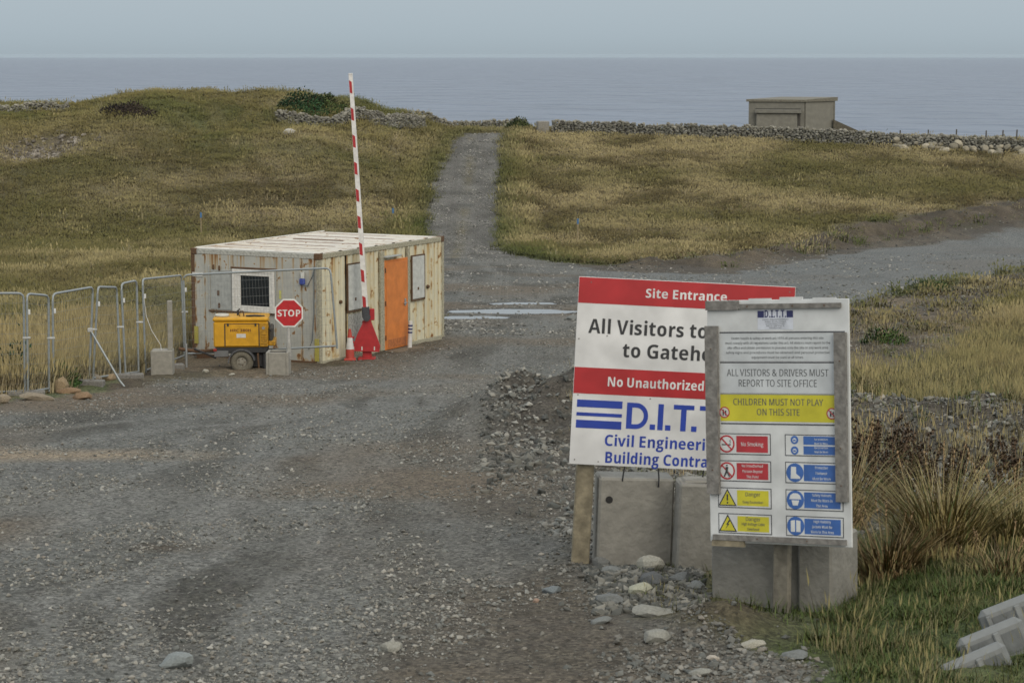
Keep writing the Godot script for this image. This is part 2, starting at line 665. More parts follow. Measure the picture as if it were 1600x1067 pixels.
var lanes := [
	[Vector2(-1.2, -10), Vector2(-2.2, -18), Vector2(-2.8, -28), Vector2(-2.6, -38), Vector2(-1.4, -50), Vector2(-0.4, -60), Vector2(0.6, -70), Vector2(3.2, -82), Vector2(9.0, -93), Vector2(16, -104), Vector2(24, -114), Vector2(38, -127)],
	[Vector2(-4.5, -10), Vector2(-4.6, -20), Vector2(-4.2, -30), Vector2(-3.4, -40), Vector2(-2.0, -50), Vector2(-0.6, -60), Vector2(-0.2, -70), Vector2(-0.7, -82), Vector2(-1.6, -95), Vector2(-2.4, -108), Vector2(-2.75, -122)],
	[Vector2(0.2, -10), Vector2(-1.0, -18), Vector2(-1.5, -26), Vector2(-1.6, -36), Vector2(-0.3, -48), Vector2(1.0, -58), Vector2(2.8, -68), Vector2(6.6, -80), Vector2(13, -93), Vector2(20, -104), Vector2(30, -115)],
	[Vector2(-12, -30), Vector2(-8, -34), Vector2(-5.0, -39), Vector2(-2.6, -47), Vector2(-0.8, -57), Vector2(0.2, -66)]]


func rut_at(x: float, z: float) -> float:
	# +1 in the packed wheel lines, down to -1 on the loose crown between and beside them
	var best := 0.0
	var p := Vector2(x + nB.get_noise_2d(x * 0.3, z * 0.3) * 0.7, z)
	for l in lanes:
		var r := seg_dist(p, l)
		if r < 2.2:
			var k := exp(-pow((r - 0.85) / 0.24, 2.0)) - 0.55 * exp(-pow((r - 1.45) / 0.22, 2.0)) - 0.35 * exp(-pow(r / 0.35, 2.0))
			if absf(k) > absf(best): best = k
	return best


func ground_tone(x: float, z: float, g: float) -> Color:
	var d := -z
	var n1 := nA.get_noise_2d(x * 5.0, z * 1.6 + 40.0)
	var n2 := nB.get_noise_2d(x * 0.8, z * 0.35 + 9.0)
	var n3 := nC.get_noise_2d(x * 0.7, z * 0.7)
	var grey := Color(0.143, 0.147, 0.137)
	var dark := Color(0.070, 0.068, 0.058)
	var brown := Color(0.150, 0.122, 0.088)
	var pale := Color(0.200, 0.200, 0.184)
	var gr := grey.lerp(dark, clampf(0.15 + n2 * 1.5 + n3 * 0.4, 0.0, 0.85))
	gr = gr.lerp(pale, clampf(n1 * 1.3 + n3 * 0.3, 0.0, 0.55))
	if g > 0.2 and d < 135.0 and d > 12.0:
		var ru := rut_at(x, z) * clampf(0.75 + n2 * 1.2, 0.2, 1.0)
		if ru > 0.0: gr = gr.lerp(Color(0.215, 0.218, 0.205), ru * 0.55)
		else: gr = gr.lerp(dark, -ru * 0.75)
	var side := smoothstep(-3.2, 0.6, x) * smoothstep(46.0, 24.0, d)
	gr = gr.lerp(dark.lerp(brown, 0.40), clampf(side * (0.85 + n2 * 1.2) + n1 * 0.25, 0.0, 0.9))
	gr = gr.lerp(brown, clampf(nA.get_noise_2d(x * 2.0 - 70.0, z * 2.0) * 2.0 - 0.1, 0.0, 0.75))
	if d > 30.0 and d < 46.0: gr = gr.lerp(Color(0.30, 0.24, 0.165), clampf(1.1 - Vector2((x + 6.4) / 2.3, (d - 32.6) / 1.2).length() + n2 * 0.5, 0.0, 0.75))
	if d < 30.0: gr = gr.lerp(Color(0.075, 0.062, 0.045), clampf(1.0 - Vector2((x + 3.5) / 0.65, (d - 23.2) / 0.8).length() + n3 * 0.5, 0.0, 0.8))
	# verge by the fence and the cabin: brown trodden soil
	var vg := smoothstep(52.0, 44.0, d) * smoothstep(39.0, 42.5, d) * smoothstep(-6.5, -8.0, x)
	vg = maxf(vg, smoothstep(48.2, 49.6, d) * smoothstep(60.0, 54.0, d) * smoothstep(-1.5, -3.0, x))
	gr = gr.lerp(Color(0.155, 0.125, 0.090), vg * 0.7)
	for pu in puddles:
		var pq := Vector2((x - pu[0]) / pu[2], (z - pu[1]) / pu[3]).length()
		if pq < 2.6: gr = gr.lerp(Color(0.062, 0.060, 0.053), 0.8 * smoothstep(2.6, 1.2, pq + n2))
	if d > 108.0 and x < 2.0:
		var mid := -2.75 - 0.15 * smoothstep(150.0, 165.0, d)
		gr = Color(0.150, 0.148, 0.136).lerp(dark, clampf(0.25 + nB.get_noise_2d(x * 1.4, z * 0.7) * 1.3, 0.0, 0.65))
		gr = gr.lerp(Color(0.24, 0.235, 0.215), clampf(nB.get_noise_2d(x * 0.9 + 50.0, z * 0.9) * 1.4, 0.0, 0.45))
		gr = gr.lerp(Color(0.15, 0.13, 0.075), 0.7 * exp(-pow((x - mid) / 0.28, 2.0)) * clampf(0.4 + nB.get_noise_2d(7.0, z * 0.35) * 2.0, 0.0, 1.0))
		gr = gr.lerp(Color(0.11, 0.105, 0.095), 0.5 * exp(-pow((absf(x - mid) - 0.85) / 0.3, 2.0)))
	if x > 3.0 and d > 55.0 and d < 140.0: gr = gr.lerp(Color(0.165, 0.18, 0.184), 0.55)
	var so := soil_at(x, z)
	var gt := grass_tone(x, z, 0.5) * 0.82
	var soil := Color(0.085, 0.068, 0.047).lerp(Color(0.175, 0.142, 0.098), clampf(0.4 + n3 * 1.0 + n1 * 0.8 + n2 * 0.8, 0.0, 1.0))
	if d > 80.0: soil = soil * 0.72
	if d < 45.0: soil = soil.lerp(Color(0.075, 0.072, 0.064), 0.75)
	if x < -22.0 and d > 120.0:
		var q := Vector2((x + 29.2) / 3.0, (d - 142.0) / 2.2).length() + n2 * 0.7
		gt = gt.lerp(Color(0.13, 0.11, 0.085), clampf(1.6 - q * 1.3, 0.0, 0.85))
	if d > 46.0 and d < 62.0 and x > -8.3 and x < -1.0: so = maxf(so, 0.9)
	gt = gt.lerp(soil, clampf(so * 1.15 + n2 * so * 0.5, 0.0, 1.0))
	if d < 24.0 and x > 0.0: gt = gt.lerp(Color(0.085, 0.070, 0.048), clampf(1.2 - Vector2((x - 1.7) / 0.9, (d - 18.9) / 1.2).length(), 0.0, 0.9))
	if d > 90.0 and x > 3.0: gr = gr.lerp(soil, smoothstep(0.25, 0.7, so) * 0.85)
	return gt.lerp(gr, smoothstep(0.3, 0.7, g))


func build_ground() -> void:
	var rows := [6.0]
	while rows[-1] < 330.0:
		rows.append(rows[-1] + clampf(rows[-1] * 0.0048, 0.07, 1.0) * (1.0 if rows[-1] < 172.0 else 6.0))
	var nc := 270
	var nr := rows.size()
	var V := PackedVector3Array()
	var C := PackedColorArray()
	var G := PackedFloat32Array()
	V.resize(nr * (nc + 1))
	C.resize(nr * (nc + 1))
	G.resize(nr * (nc + 1))
	for j in nr:
		var d: float = rows[j]
		var half := 0.29 * d + 9.0
		for i in nc + 1:
			var t := 2.0 * i / nc - 1.0
			var x := half * (0.72 * t + 0.28 * t * t * t)
			var g := gravel_at(x, -d)
			var y := height(x, -d)
			if d < 60.0: y += fine(x, -d)
			V[j * (nc + 1) + i] = Vector3(x, y, -d)
			G[j * (nc + 1) + i] = g
			C[j * (nc + 1) + i] = ground_tone(x, -d, g) * (1.0 / 0.56)
	var N := PackedVector3Array()
	N.resize(V.size())
	for j in nr:
		for i in nc + 1:
			var a := V[j * (nc + 1) + mini(i + 1, nc)] - V[j * (nc + 1) + maxi(i - 1, 0)]
			var b := V[mini(j + 1, nr - 1) * (nc + 1) + i] - V[maxi(j - 1, 0) * (nc + 1) + i]
			N[j * (nc + 1) + i] = a.cross(b).normalized() * 1.0
			if N[j * (nc + 1) + i].y < 0.0: N[j * (nc + 1) + i] *= -1.0
	var lists := [PackedInt32Array(), PackedInt32Array(), PackedInt32Array()]
	for j in nr - 1:
		for i in nc:
			var a := j * (nc + 1) + i
			var b := a + 1
			var c := a + nc + 1
			var e := c + 1
			var which := 0
			if (G[a] + G[b] + G[c] + G[e]) * 0.25 > 0.5:
				which = 2 if rows[j] > 117.0 and V[a].x < 3.0 else 1
			# seen from above, clockwise
			lists[which].append_array([a, c, b, b, c, e])
	var called := ["ground", "gravel_road", "farm_track"]
	for k in 3:
		# keep only the vertices in use
		var re := {}
		var vv := PackedVector3Array()
		var nn := PackedVector3Array()
		var cc := PackedColorArray()
		var ii := PackedInt32Array()
		for q in lists[k]:
			if not re.has(q):
				re[q] = vv.size()
				vv.append(V[q]); nn.append(N[q]); cc.append(C[q])
			ii.append(re[q])
		var arr := []
		arr.resize(Mesh.ARRAY_MAX)
		arr[Mesh.ARRAY_VERTEX] = vv
		arr[Mesh.ARRAY_NORMAL] = nn
		arr[Mesh.ARRAY_COLOR] = cc
		arr[Mesh.ARRAY_INDEX] = ii
		var m := ArrayMesh.new()
		m.add_surface_from_arrays(Mesh.PRIMITIVE_TRIANGLES, arr)
		var o := structure(called[k], m, ground_mat())
		o.set_meta("label", ["rough grassland and bare soil of the coastal field", "grey gravel yard and haul road", "unsurfaced farm track running up to the crest"][k])


func ground_mat() -> StandardMaterial3D:
	if mats.has("gravel"): return mats["gravel"]
	var m := StandardMaterial3D.new()
	m.resource_name = "gravel"
	m.vertex_color_use_as_albedo = true
	m.albedo_texture = noise_tex("grit", 0.045, 0.12, 1.0, FastNoiseLite.TYPE_CELLULAR, 1024, 3)
	m.uv1_triplanar = true
	m.uv1_world_triplanar = true
	m.uv1_scale = Vector3(0.62, 0.62, 0.62)
	m.normal_enabled = true
	m.normal_texture = noise_tex("grit_bump", 0.08, 0, 1, FastNoiseLite.TYPE_SIMPLEX_SMOOTH, 1024, 4, 9.0)
	m.normal_scale = 1.0
	m.roughness = 0.88
	m.metallic_specular = 0.35
	mats["gravel"] = m
	return m


func on_ground(x: float, z: float, up := 0.0) -> Vector3:
	return Vector3(x, height(x, z) + up, z)


# ================================================================ sea and puddles
func build_sea() -> void:
	var b := MB.new()
	var y := -12.0
	for k in 48:
		var a0 := lerpf(-0.55, 0.55, k / 48.0)
		var a1 := lerpf(-0.55, 0.55, (k + 1) / 48.0)
		var rs := [180.0, 600.0, 1500.0, 3500.0, 7000.0, 14000.0]
		for i in rs.size() - 1:
			b.quad(Vector3(sin(a0) * rs[i], y, -cos(a0) * rs[i]), Vector3(sin(a1) * rs[i], y, -cos(a1) * rs[i]), Vector3(sin(a1) * rs[i + 1], y, -cos(a1) * rs[i + 1]), Vector3(sin(a0) * rs[i + 1], y, -cos(a0) * rs[i + 1]), Vector3.UP)
	var m := StandardMaterial3D.new()
	m.resource_name = "sea_water"
	m.albedo_color = lin(0.125, 0.158, 0.215)
	m.albedo_texture = noise_tex("swell_colour", 0.02, 0.80, 1.0, FastNoiseLite.TYPE_SIMPLEX_SMOOTH, 512, 4)
	m.uv1_triplanar = true
	m.uv1_world_triplanar = true
	m.uv1_scale = Vector3(0.0016, 0.001, 0.0011)
	m.roughness = 0.45
	m.metallic_specular = 0.35
	m.normal_enabled = true
	m.normal_texture = noise_tex("swell", 0.03, 0, 1, FastNoiseLite.TYPE_SIMPLEX_SMOOTH, 512, 4, 5.0)
	m.normal_scale = 1.0
	structure("sea", b.mesh(), m).set_meta("label", "calm grey blue sea out to the horizon")


func build_puddles() -> void:
	var m := StandardMaterial3D.new()
	m.resource_name = "puddle_water"
	m.albedo_color = lin(0.06, 0.06, 0.055)
	m.roughness = 0.03
	m.metallic_specular = 0.6
	var k := 0
	for p in puddles:
		var b := MB.new()
		var c := Vector3(p[0], p[4], p[1])
		for i in 48:
			var q := []
			for j in 2:
				var a: float = TAU * (i + j) / 48.0
				var r: float = 1.12 + 0.22 * nB.get_noise_2d(cos(a) * 4.0 + p[0] * 9.0, sin(a) * 4.0)
				q.append(c + Vector3(cos(a) * p[2] * r, 0, sin(a) * p[3] * r))
			b.tri(c, q[0], q[1], Vector3.UP, Vector3.UP, Vector3.UP)
		var o := structure("puddle", b.mesh(), m)
		o.set_meta("label", ["widest puddle in the middle of the gravel junction", "small puddle farthest up the junction", "puddle nearest the cabin corner"][k])
		k += 1


# ================================================================ dry stone walls
func stone_tone(pale: float) -> Color:
	var k := rng.randf()
	var c := Color(0.105, 0.106, 0.098).lerp(Color(0.27, 0.265, 0.24), k * k)
	c = c.lerp(Color(0.36, 0.33, 0.25), pale * rng.randf_range(0.4, 1.0))
	return c.lerp(Color(0.17, 0.165, 0.09), 0.25 * rng.randf())


func dry_wall(label: String, pts: Array, h0: float, h1: float, big: int) -> Node3D:
	var o := thing("drystone_wall", label, "stone wall", on_ground(pts[0].x, pts[0].y))
	o.set_meta("group", "drystone walls along the crest")
	var inv := o.transform.affine_inverse()
	var shapes := []
	for k in 5: shapes.append(rock_mesh(400 + k, 0.35))
	var xf := [[], [], [], [], []]
	var cl := [PackedColorArray(), PackedColorArray(), PackedColorArray(), PackedColorArray(), PackedColorArray()]
	var core := MB.new()
	var total := 0.0
	for k in pts.size() - 1: total += pts[k].distance_to(pts[k + 1])
	var run := 0.0
	var bigs := []
	for k in pts.size() - 1:
		var a: Vector2 = pts[k]
		var c: Vector2 = pts[k + 1]
		var L := a.distance_to(c)
		var dir := (c - a) / L
		var nrm := Vector2(-dir.y, dir.x)
		var s := 0.0
		while s < L:
			var p := a + dir * s
			var f := (run + s) / total
			var H := lerpf(h0, h1, f) * (1.0 + 0.16 * nB.get_noise_2d(p.x * 1.2, p.y)) - (0.06 if rng.randf() < 0.2 else 0.0)
			var base := height(p.x, p.y)
			var e := minf(s + 1.0, L)
			if fmod(s, 1.0) < 0.2:
				var p2 := a + dir * e
				var base2 := height(p2.x, p2.y)
				for sd in [-1.0, 1.0]:
					var w: float = 0.26 * sd
					core.quad(inv * Vector3(p.x + nrm.x * w, base - 0.3, p.y + nrm.y * w), inv * Vector3(p2.x + nrm.x * w, base2 - 0.3, p2.y + nrm.y * w), inv * Vector3(p2.x + nrm.x * w * 0.7, base2 + H * 0.85, p2.y + nrm.y * w * 0.7), inv * Vector3(p.x + nrm.x * w * 0.7, base + H * 0.85, p.y + nrm.y * w * 0.7), Vector3(nrm.x, 0, nrm.y) * sd)
				core.quad(inv * Vector3(p.x - nrm.x * 0.2, base + H * 0.85, p.y - nrm.y * 0.2), inv * Vector3(p2.x - nrm.x * 0.2, base2 + H * 0.85, p2.y - nrm.y * 0.2), inv * Vector3(p2.x + nrm.x * 0.2, base2 + H * 0.85, p2.y + nrm.y * 0.2), inv * Vector3(p.x + nrm.x * 0.2, base + H * 0.85, p.y + nrm.y * 0.2), Vector3.UP)
			var y := 0.0
			while y < H:
				var sz := rng.randf_range(0.11, 0.22)
				var topc := y + sz * 0.8 >= H
				for sd in [-1.0, 1.0]:
					var w: float = (0.27 - 0.09 * y / H) * sd + rng.randf_range(-0.03, 0.03)
					var at := Vector3(p.x + nrm.x * w + dir.x * rng.randf_range(-0.1, 0.1), base + y + sz * 0.35, p.y + nrm.y * w + dir.y * rng.randf_range(-0.1, 0.1))
					var bs := Basis.from_euler(Vector3(rng.randf_range(-0.25, 0.25), rng.randf() * TAU, rng.randf_range(-0.25, 0.25)))
					var sc := Vector3(sz * rng.randf_range(1.1, 1.9), sz * rng.randf_range(0.75, 1.15), sz * rng.randf_range(1.0, 1.5))
					if topc: sc.y *= 1.25
					var t := inv * Transform3D(bs.scaled_local(sc), at)
					if topc and sd * signf(nrm.y) > 0.0 and bigs.size() < big and rng.randf() < 0.8:
						bigs.append(t)
						continue
					var q := rng.randi() % 5
					xf[q].append(t)
					cl[q].append(stone_tone(0.25 if topc else 0.0))
				y += sz * 0.62
			s += 0.2
		run += L
	part("wall_core", core.mesh(), mat("wall_core", Color(0.06, 0.058, 0.05), 0.95, 0.0, "mottle_strong", 2.0), o)
	for t in bigs:
		part("stone", shapes[rng.randi() % 5], mat("wall_stone_%d" % (rng.randi() % 4), stone_tone(0.3), 0.9, 0.0, "mottle_strong", 1.2), o, t)
	for q in 5:
		if xf[q].size(): scatter("stone_courses", shapes[q], vmat("stone_v"), xf[q], cl[q], o)
	return o


func build_walls() -> void:
	var w := dry_wall("long grey drystone wall running right from the track along the crest", [Vector2(3.0, -165.6), Vector2(11, -163.3), Vector2(19.6, -160.9), Vector2(26.3, -158), Vector2(34.5, -155.8), Vector2(46, -152)], 0.9, 1.0, 150)
	# the squared pier at its end
	var inv := w.transform.affine_inverse()
	var pier := MB.new()
	pier.box(Vector3(-0.42, -0.4, -0.35), Vector3(0.42, 0.92, 0.35), 0.05)
	part("end_pier", pier.mesh(), mat("pier", Color(0.30, 0.29, 0.26), 0.9, 0.0, "mottle_strong", 1.4), w, inv * Transform3D(Basis(Vector3.UP, 0.2), on_ground(2.2, -165.5)))
	# pale stones tumbled in front of its far end
	var shapes := []
	for k in 4: shapes.append(rock_mesh(500 + k, 0.3))
	for k in 70:
		var x := rng.randf_range(26.0, 40.0)
		var t := (x - 26.3) / (34.5 - 26.3)
		var z := lerpf(-158.0, -155.8, t) + rng.randf_range(0.45, 1.5)
		var s := rng.randf_range(0.28, 0.62)
		var low := rng.randf()
		var p := on_ground(x, z, s * 0.3 + low * 0.55 * clampf(1.4 - (z + 158.0 - 2.2 * t), 0.0, 1.0))
		var c := Color(0.46, 0.42, 0.32).lerp(Color(0.27, 0.25, 0.19), rng.randf())
		part("tumbled_stone", shapes[k % 4], mat("pale_stone_%d" % (k % 5), c, 0.9, 0.0, "mottle_strong", 1.2), w, inv * Transform3D(Basis.from_euler(Vector3(rng.randf() * 0.8, rng.randf() * TAU, rng.randf() * 0.8)).scaled_local(Vector3(s * 1.3, s, s * 1.1)), p))
	dry_wall("short grey drystone wall in front of the grassy mound, left of the track", [Vector2(-15.3, -151.3), Vector2(-11.5, -151.4), Vector2(-9.0, -155.3), Vector2(-6.3, -162.3)], 0.72, 0.85, 70)
	dry_wall("low dark drystone wall on the skyline at the far left", [Vector2(-46, -152), Vector2(-37, -153.5), Vector2(-29.5, -154.5)], 0.62, 0.5, 50)
	dry_wall("distant strip of wall and scrub behind the top of the track", [Vector2(-7.0, -171), Vector2(-2.5, -171.5), Vector2(1.0, -171.0)], 0.85, 0.9, 0)


# ================================================================ bunker by the sea
func build_bunker() -> void:
	var o := thing("concrete_bunker", "grey flat roofed concrete lookout building standing behind the long stone wall", "building", Vector3(21.6, 0.0, -171.0), 0.0)
	var con := mat("bunker_concrete", Color(0.185, 0.182, 0.158), 0.92, 0.0, "mottle", 0.35, 0.4)
	var con2 := mat("bunker_concrete_side", Color(0.20, 0.197, 0.17), 0.92, 0.0, "mottle", 0.3, 0.4)
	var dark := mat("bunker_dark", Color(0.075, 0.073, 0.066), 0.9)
	# plan: front runs left from the near corner, the side runs back to the right
	var A := Vector2(0, 0)
	var B := Vector2(2.8, -3.6)
	var D := Vector2(-4.0, -0.9)
	var C := D + B
	var plan := [D, A, B, C]
	var walls := ["front_wall", "side_wall", "back_wall", "left_wall"]
	for k in 4:
		var p: Vector2 = plan[k]
		var q: Vector2 = plan[(k + 1) % 4]
		var dir := (q - p).normalized()
		var inn := Vector2(dir.y, -dir.x)
		if inn.dot((A + C) * 0.5 - p) < 0.0: inn = -inn
		var e := 0.0 if k % 2 == 0 else 0.25
		var p2 := p + dir * e
		var q2 := q - dir * e
		var b := MB.new()
		for f in [[p2, q2, -inn], [q2 + inn * 0.25, p2 + inn * 0.25, inn]]:
			b.quad(Vector3(f[0].x, -1.5, f[0].y), Vector3(f[1].x, -1.5, f[1].y), Vector3(f[1].x, 3.52, f[1].y), Vector3(f[0].x, 3.52, f[0].y), Vector3(f[2].x, 0, f[2].y))
		b.quad(Vector3(p2.x, 3.52, p2.y), Vector3(q2.x, 3.52, q2.y), Vector3(q2.x + inn.x * 0.25, 3.52, q2.y + inn.y * 0.25), Vector3(p2.x + inn.x * 0.25, 3.52, p2.y + inn.y * 0.25), Vector3.UP)
		for f in [[p2, -dir], [q2, dir]]:
			b.quad(Vector3(f[0].x, -1.5, f[0].y), Vector3(f[0].x + inn.x * 0.25, -1.5, f[0].y + inn.y * 0.25), Vector3(f[0].x + inn.x * 0.25, 3.52, f[0].y + inn.y * 0.25), Vector3(f[0].x, 3.52, f[0].y), Vector3(f[1].x, 0, f[1].y))
		part(walls[k], b.mesh(), con if k != 1 else con2, o)
	# roof slab with a small overhang, slightly higher at the back
	var roof := MB.new()
	var mid := (A + C) * 0.5
	var rp := []
	for p in plan: rp.append(mid + (p - mid) * 1.06)
	var hy := [3.62, 3.60, 3.74, 3.74]
	for k in 4:
		var p: Vector2 = rp[k]
		var q: Vector2 = rp[(k + 1) % 4]
		var out := (p + q) * 0.5 - mid
		roof.quad(Vector3(p.x, 3.525, p.y), Vector3(q.x, 3.525, q.y), Vector3(q.x, hy[(k + 1) % 4] + 0.08, q.y), Vector3(p.x, hy[k] + 0.08, p.y), Vector3(out.x, 0, out.y))
	roof.quad(Vector3(rp[0].x, hy[0] + 0.08, rp[0].y), Vector3(rp[1].x, hy[1] + 0.08, rp[1].y), Vector3(rp[2].x, hy[2] + 0.08, rp[2].y), Vector3(rp[3].x, hy[3] + 0.08, rp[3].y), Vector3.UP)
	roof.quad(Vector3(rp[0].x, 3.525, rp[0].y), Vector3(rp[1].x, 3.525, rp[1].y), Vector3(rp[2].x, 3.525, rp[2].y), Vector3(rp[3].x, 3.525, rp[3].y), Vector3.DOWN)
	part("roof_slab", roof.mesh(), mat("bunker_roof", Color(0.21, 0.20, 0.16), 0.9, 0.0, "mottle_strong", 0.5), o)
	# front: projecting bay with its own little slab, dark reveals either side
	var fd := (A - D).normalized()
	var turn := Transform3D(Basis(Vector3(fd.x, 0, fd.y), Vector3.UP, Vector3(-fd.y, 0, fd.x)), Vector3(D.x, 0, D.y))
	part("bay_panel", box_mesh(Vector3(0.62, -1.5, 0.02), Vector3(3.62, 2.68, 0.42), 0.02), mat("bay", Color(0.205, 0.20, 0.172), 0.92, 0.0, "mottle", 0.4), o, turn)
	part("bay_lintel", box_mesh(Vector3(0.52, 2.685, 0.01), Vector3(3.92, 2.95, 0.6), 0.03), con, o, turn)
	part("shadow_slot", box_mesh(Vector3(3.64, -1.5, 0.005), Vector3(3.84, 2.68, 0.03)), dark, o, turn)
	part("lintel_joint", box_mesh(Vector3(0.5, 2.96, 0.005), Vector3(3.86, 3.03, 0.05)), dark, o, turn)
	# sloping buttress wall behind the right side
	var ramp := MB.new()
	ramp.prism(PackedVector2Array([Vector2(0, -1.5), Vector2(3.6, -1.5), Vector2(3.6, 0.55), Vector2(0, 2.15)]), -0.15, 0.15)
	part("buttress_wall", ramp.mesh(), mat("ramp", Color(0.13, 0.12, 0.09), 0.95, 0.0, "mottle_strong", 0.6), o, Transform3D(Basis.IDENTITY, Vector3(2.6, 0, -3.1)))
	# fence posts on the skyline behind the wall
	var xs := [27.0, 28.9, 30.8, 32.8, 33.9, 34.8]
	var nth := ["first", "second", "third", "fourth", "fifth", "sixth"]
	for k in 6:
		var p := thing("fence_post", "thin weathered fence post behind the stone wall, %s to the right of the concrete building" % nth[k], "fence post", on_ground(xs[k], -160.6 + 0.25 * k), 0.0, "fence posts behind the long stone wall")
		part("post", tube_mesh([Vector3(0, -0.3, 0), Vector3(0.01 * k, 1.78 - p.position.y + 0.04 * (k % 3), 0)], 0.06, 0.05, 7), mat("old_post", Color(0.09, 0.085, 0.075), 0.9), p)
		part("wire_staple", tube_mesh([Vector3(-0.07, 1.6 - p.position.y, 0.03), Vector3(0.07, 1.6 - p.position.y, 0.03)], 0.01), mat("galvanised", Color(0.40, 0.42, 0.43), 0.45, 0.6), p)


# ================================================================ site cabin
func rust_image(w: int, h: int, W: float, H: float, base: Color, seams: Array, amount: float, sd: int, yellow: float) -> ImageTexture:
	var im := Image.create(w, h, false, Image.FORMAT_RGB8)
	var f := FastNoiseLite.new()
	f.seed = sd
	f.frequency = 1.0
	f.fractal_octaves = 4
	var rust := Color(0.155, 0.066, 0.024)
	var ochre := Color(0.40, 0.27, 0.085)
	var streak := []
	for i in w:
		var x := W * i / w
		var s := f.get_noise_2d(x * 9.0, 3.7)
		var s2 := f.get_noise_2d(x * 2.2, 31.0)
		streak.append([maxf(0.0, s + s2 * 0.8 + 0.1), 0.12 + 0.9 * maxf(0.0, f.get_noise_2d(x * 5.0, 77.0) + 0.25)])
	for j in h:
		var y := H * (1.0 - (j + 0.5) / h)
		for i in w:
			var x := W * (i + 0.5) / w
			var n := f.get_noise_2d(x * 2.6, y * 2.6)
			var n2 := f.get_noise_2d(x * 9.0, y * 5.0 + 50.0)
			var c := base * (1.0 + 0.12 * n + 0.06 * n2)
			var st: Array = streak[i]
			var a: float = st[0] * exp(-(H - y) / st[1]) * 1.5
			a += 0.9 * smoothstep(0.10, 0.0, H - y) * smoothstep(-0.15, 0.35, n2)
			a += 0.55 * smoothstep(0.35, 0.0, y) * smoothstep(0.0, 0.4, n + 0.3 * n2)
			for q in seams:
				var k: float = absf(x - q) / (0.018 + 0.03 * maxf(0.0, n2 + 0.3))
				if k < 2.5: a += exp(-k * k) * clampf(0.45 + n * 1.3, 0.0, 1.0)
			a += 0.8 * smoothstep(0.42, 0.62, n + 0.35 * n2)
			a *= amount
			c = c.lerp(ochre, clampf(a * 0.9 + yellow * (st[0] * 0.8 + 0.25 * n), 0.0, 0.75))
			c = c.lerp(rust, clampf(a * 1.1 - 0.25, 0.0, 0.9))
			im.set_pixel(i, j, c.linear_to_srgb())
	return ImageTexture.create_from_image(im)


func tmat(key: String, t: Texture2D, rough := 0.7, metal := 0.0) -> StandardMaterial3D:
	var m := StandardMaterial3D.new()
	m.resource_name = key
	m.albedo_texture = t
	m.roughness = rough
	m.metallic = metal
	m.metallic_specular = 0.4
	return m


const CW := 3.62
const CL := 6.0
const CH := 2.6


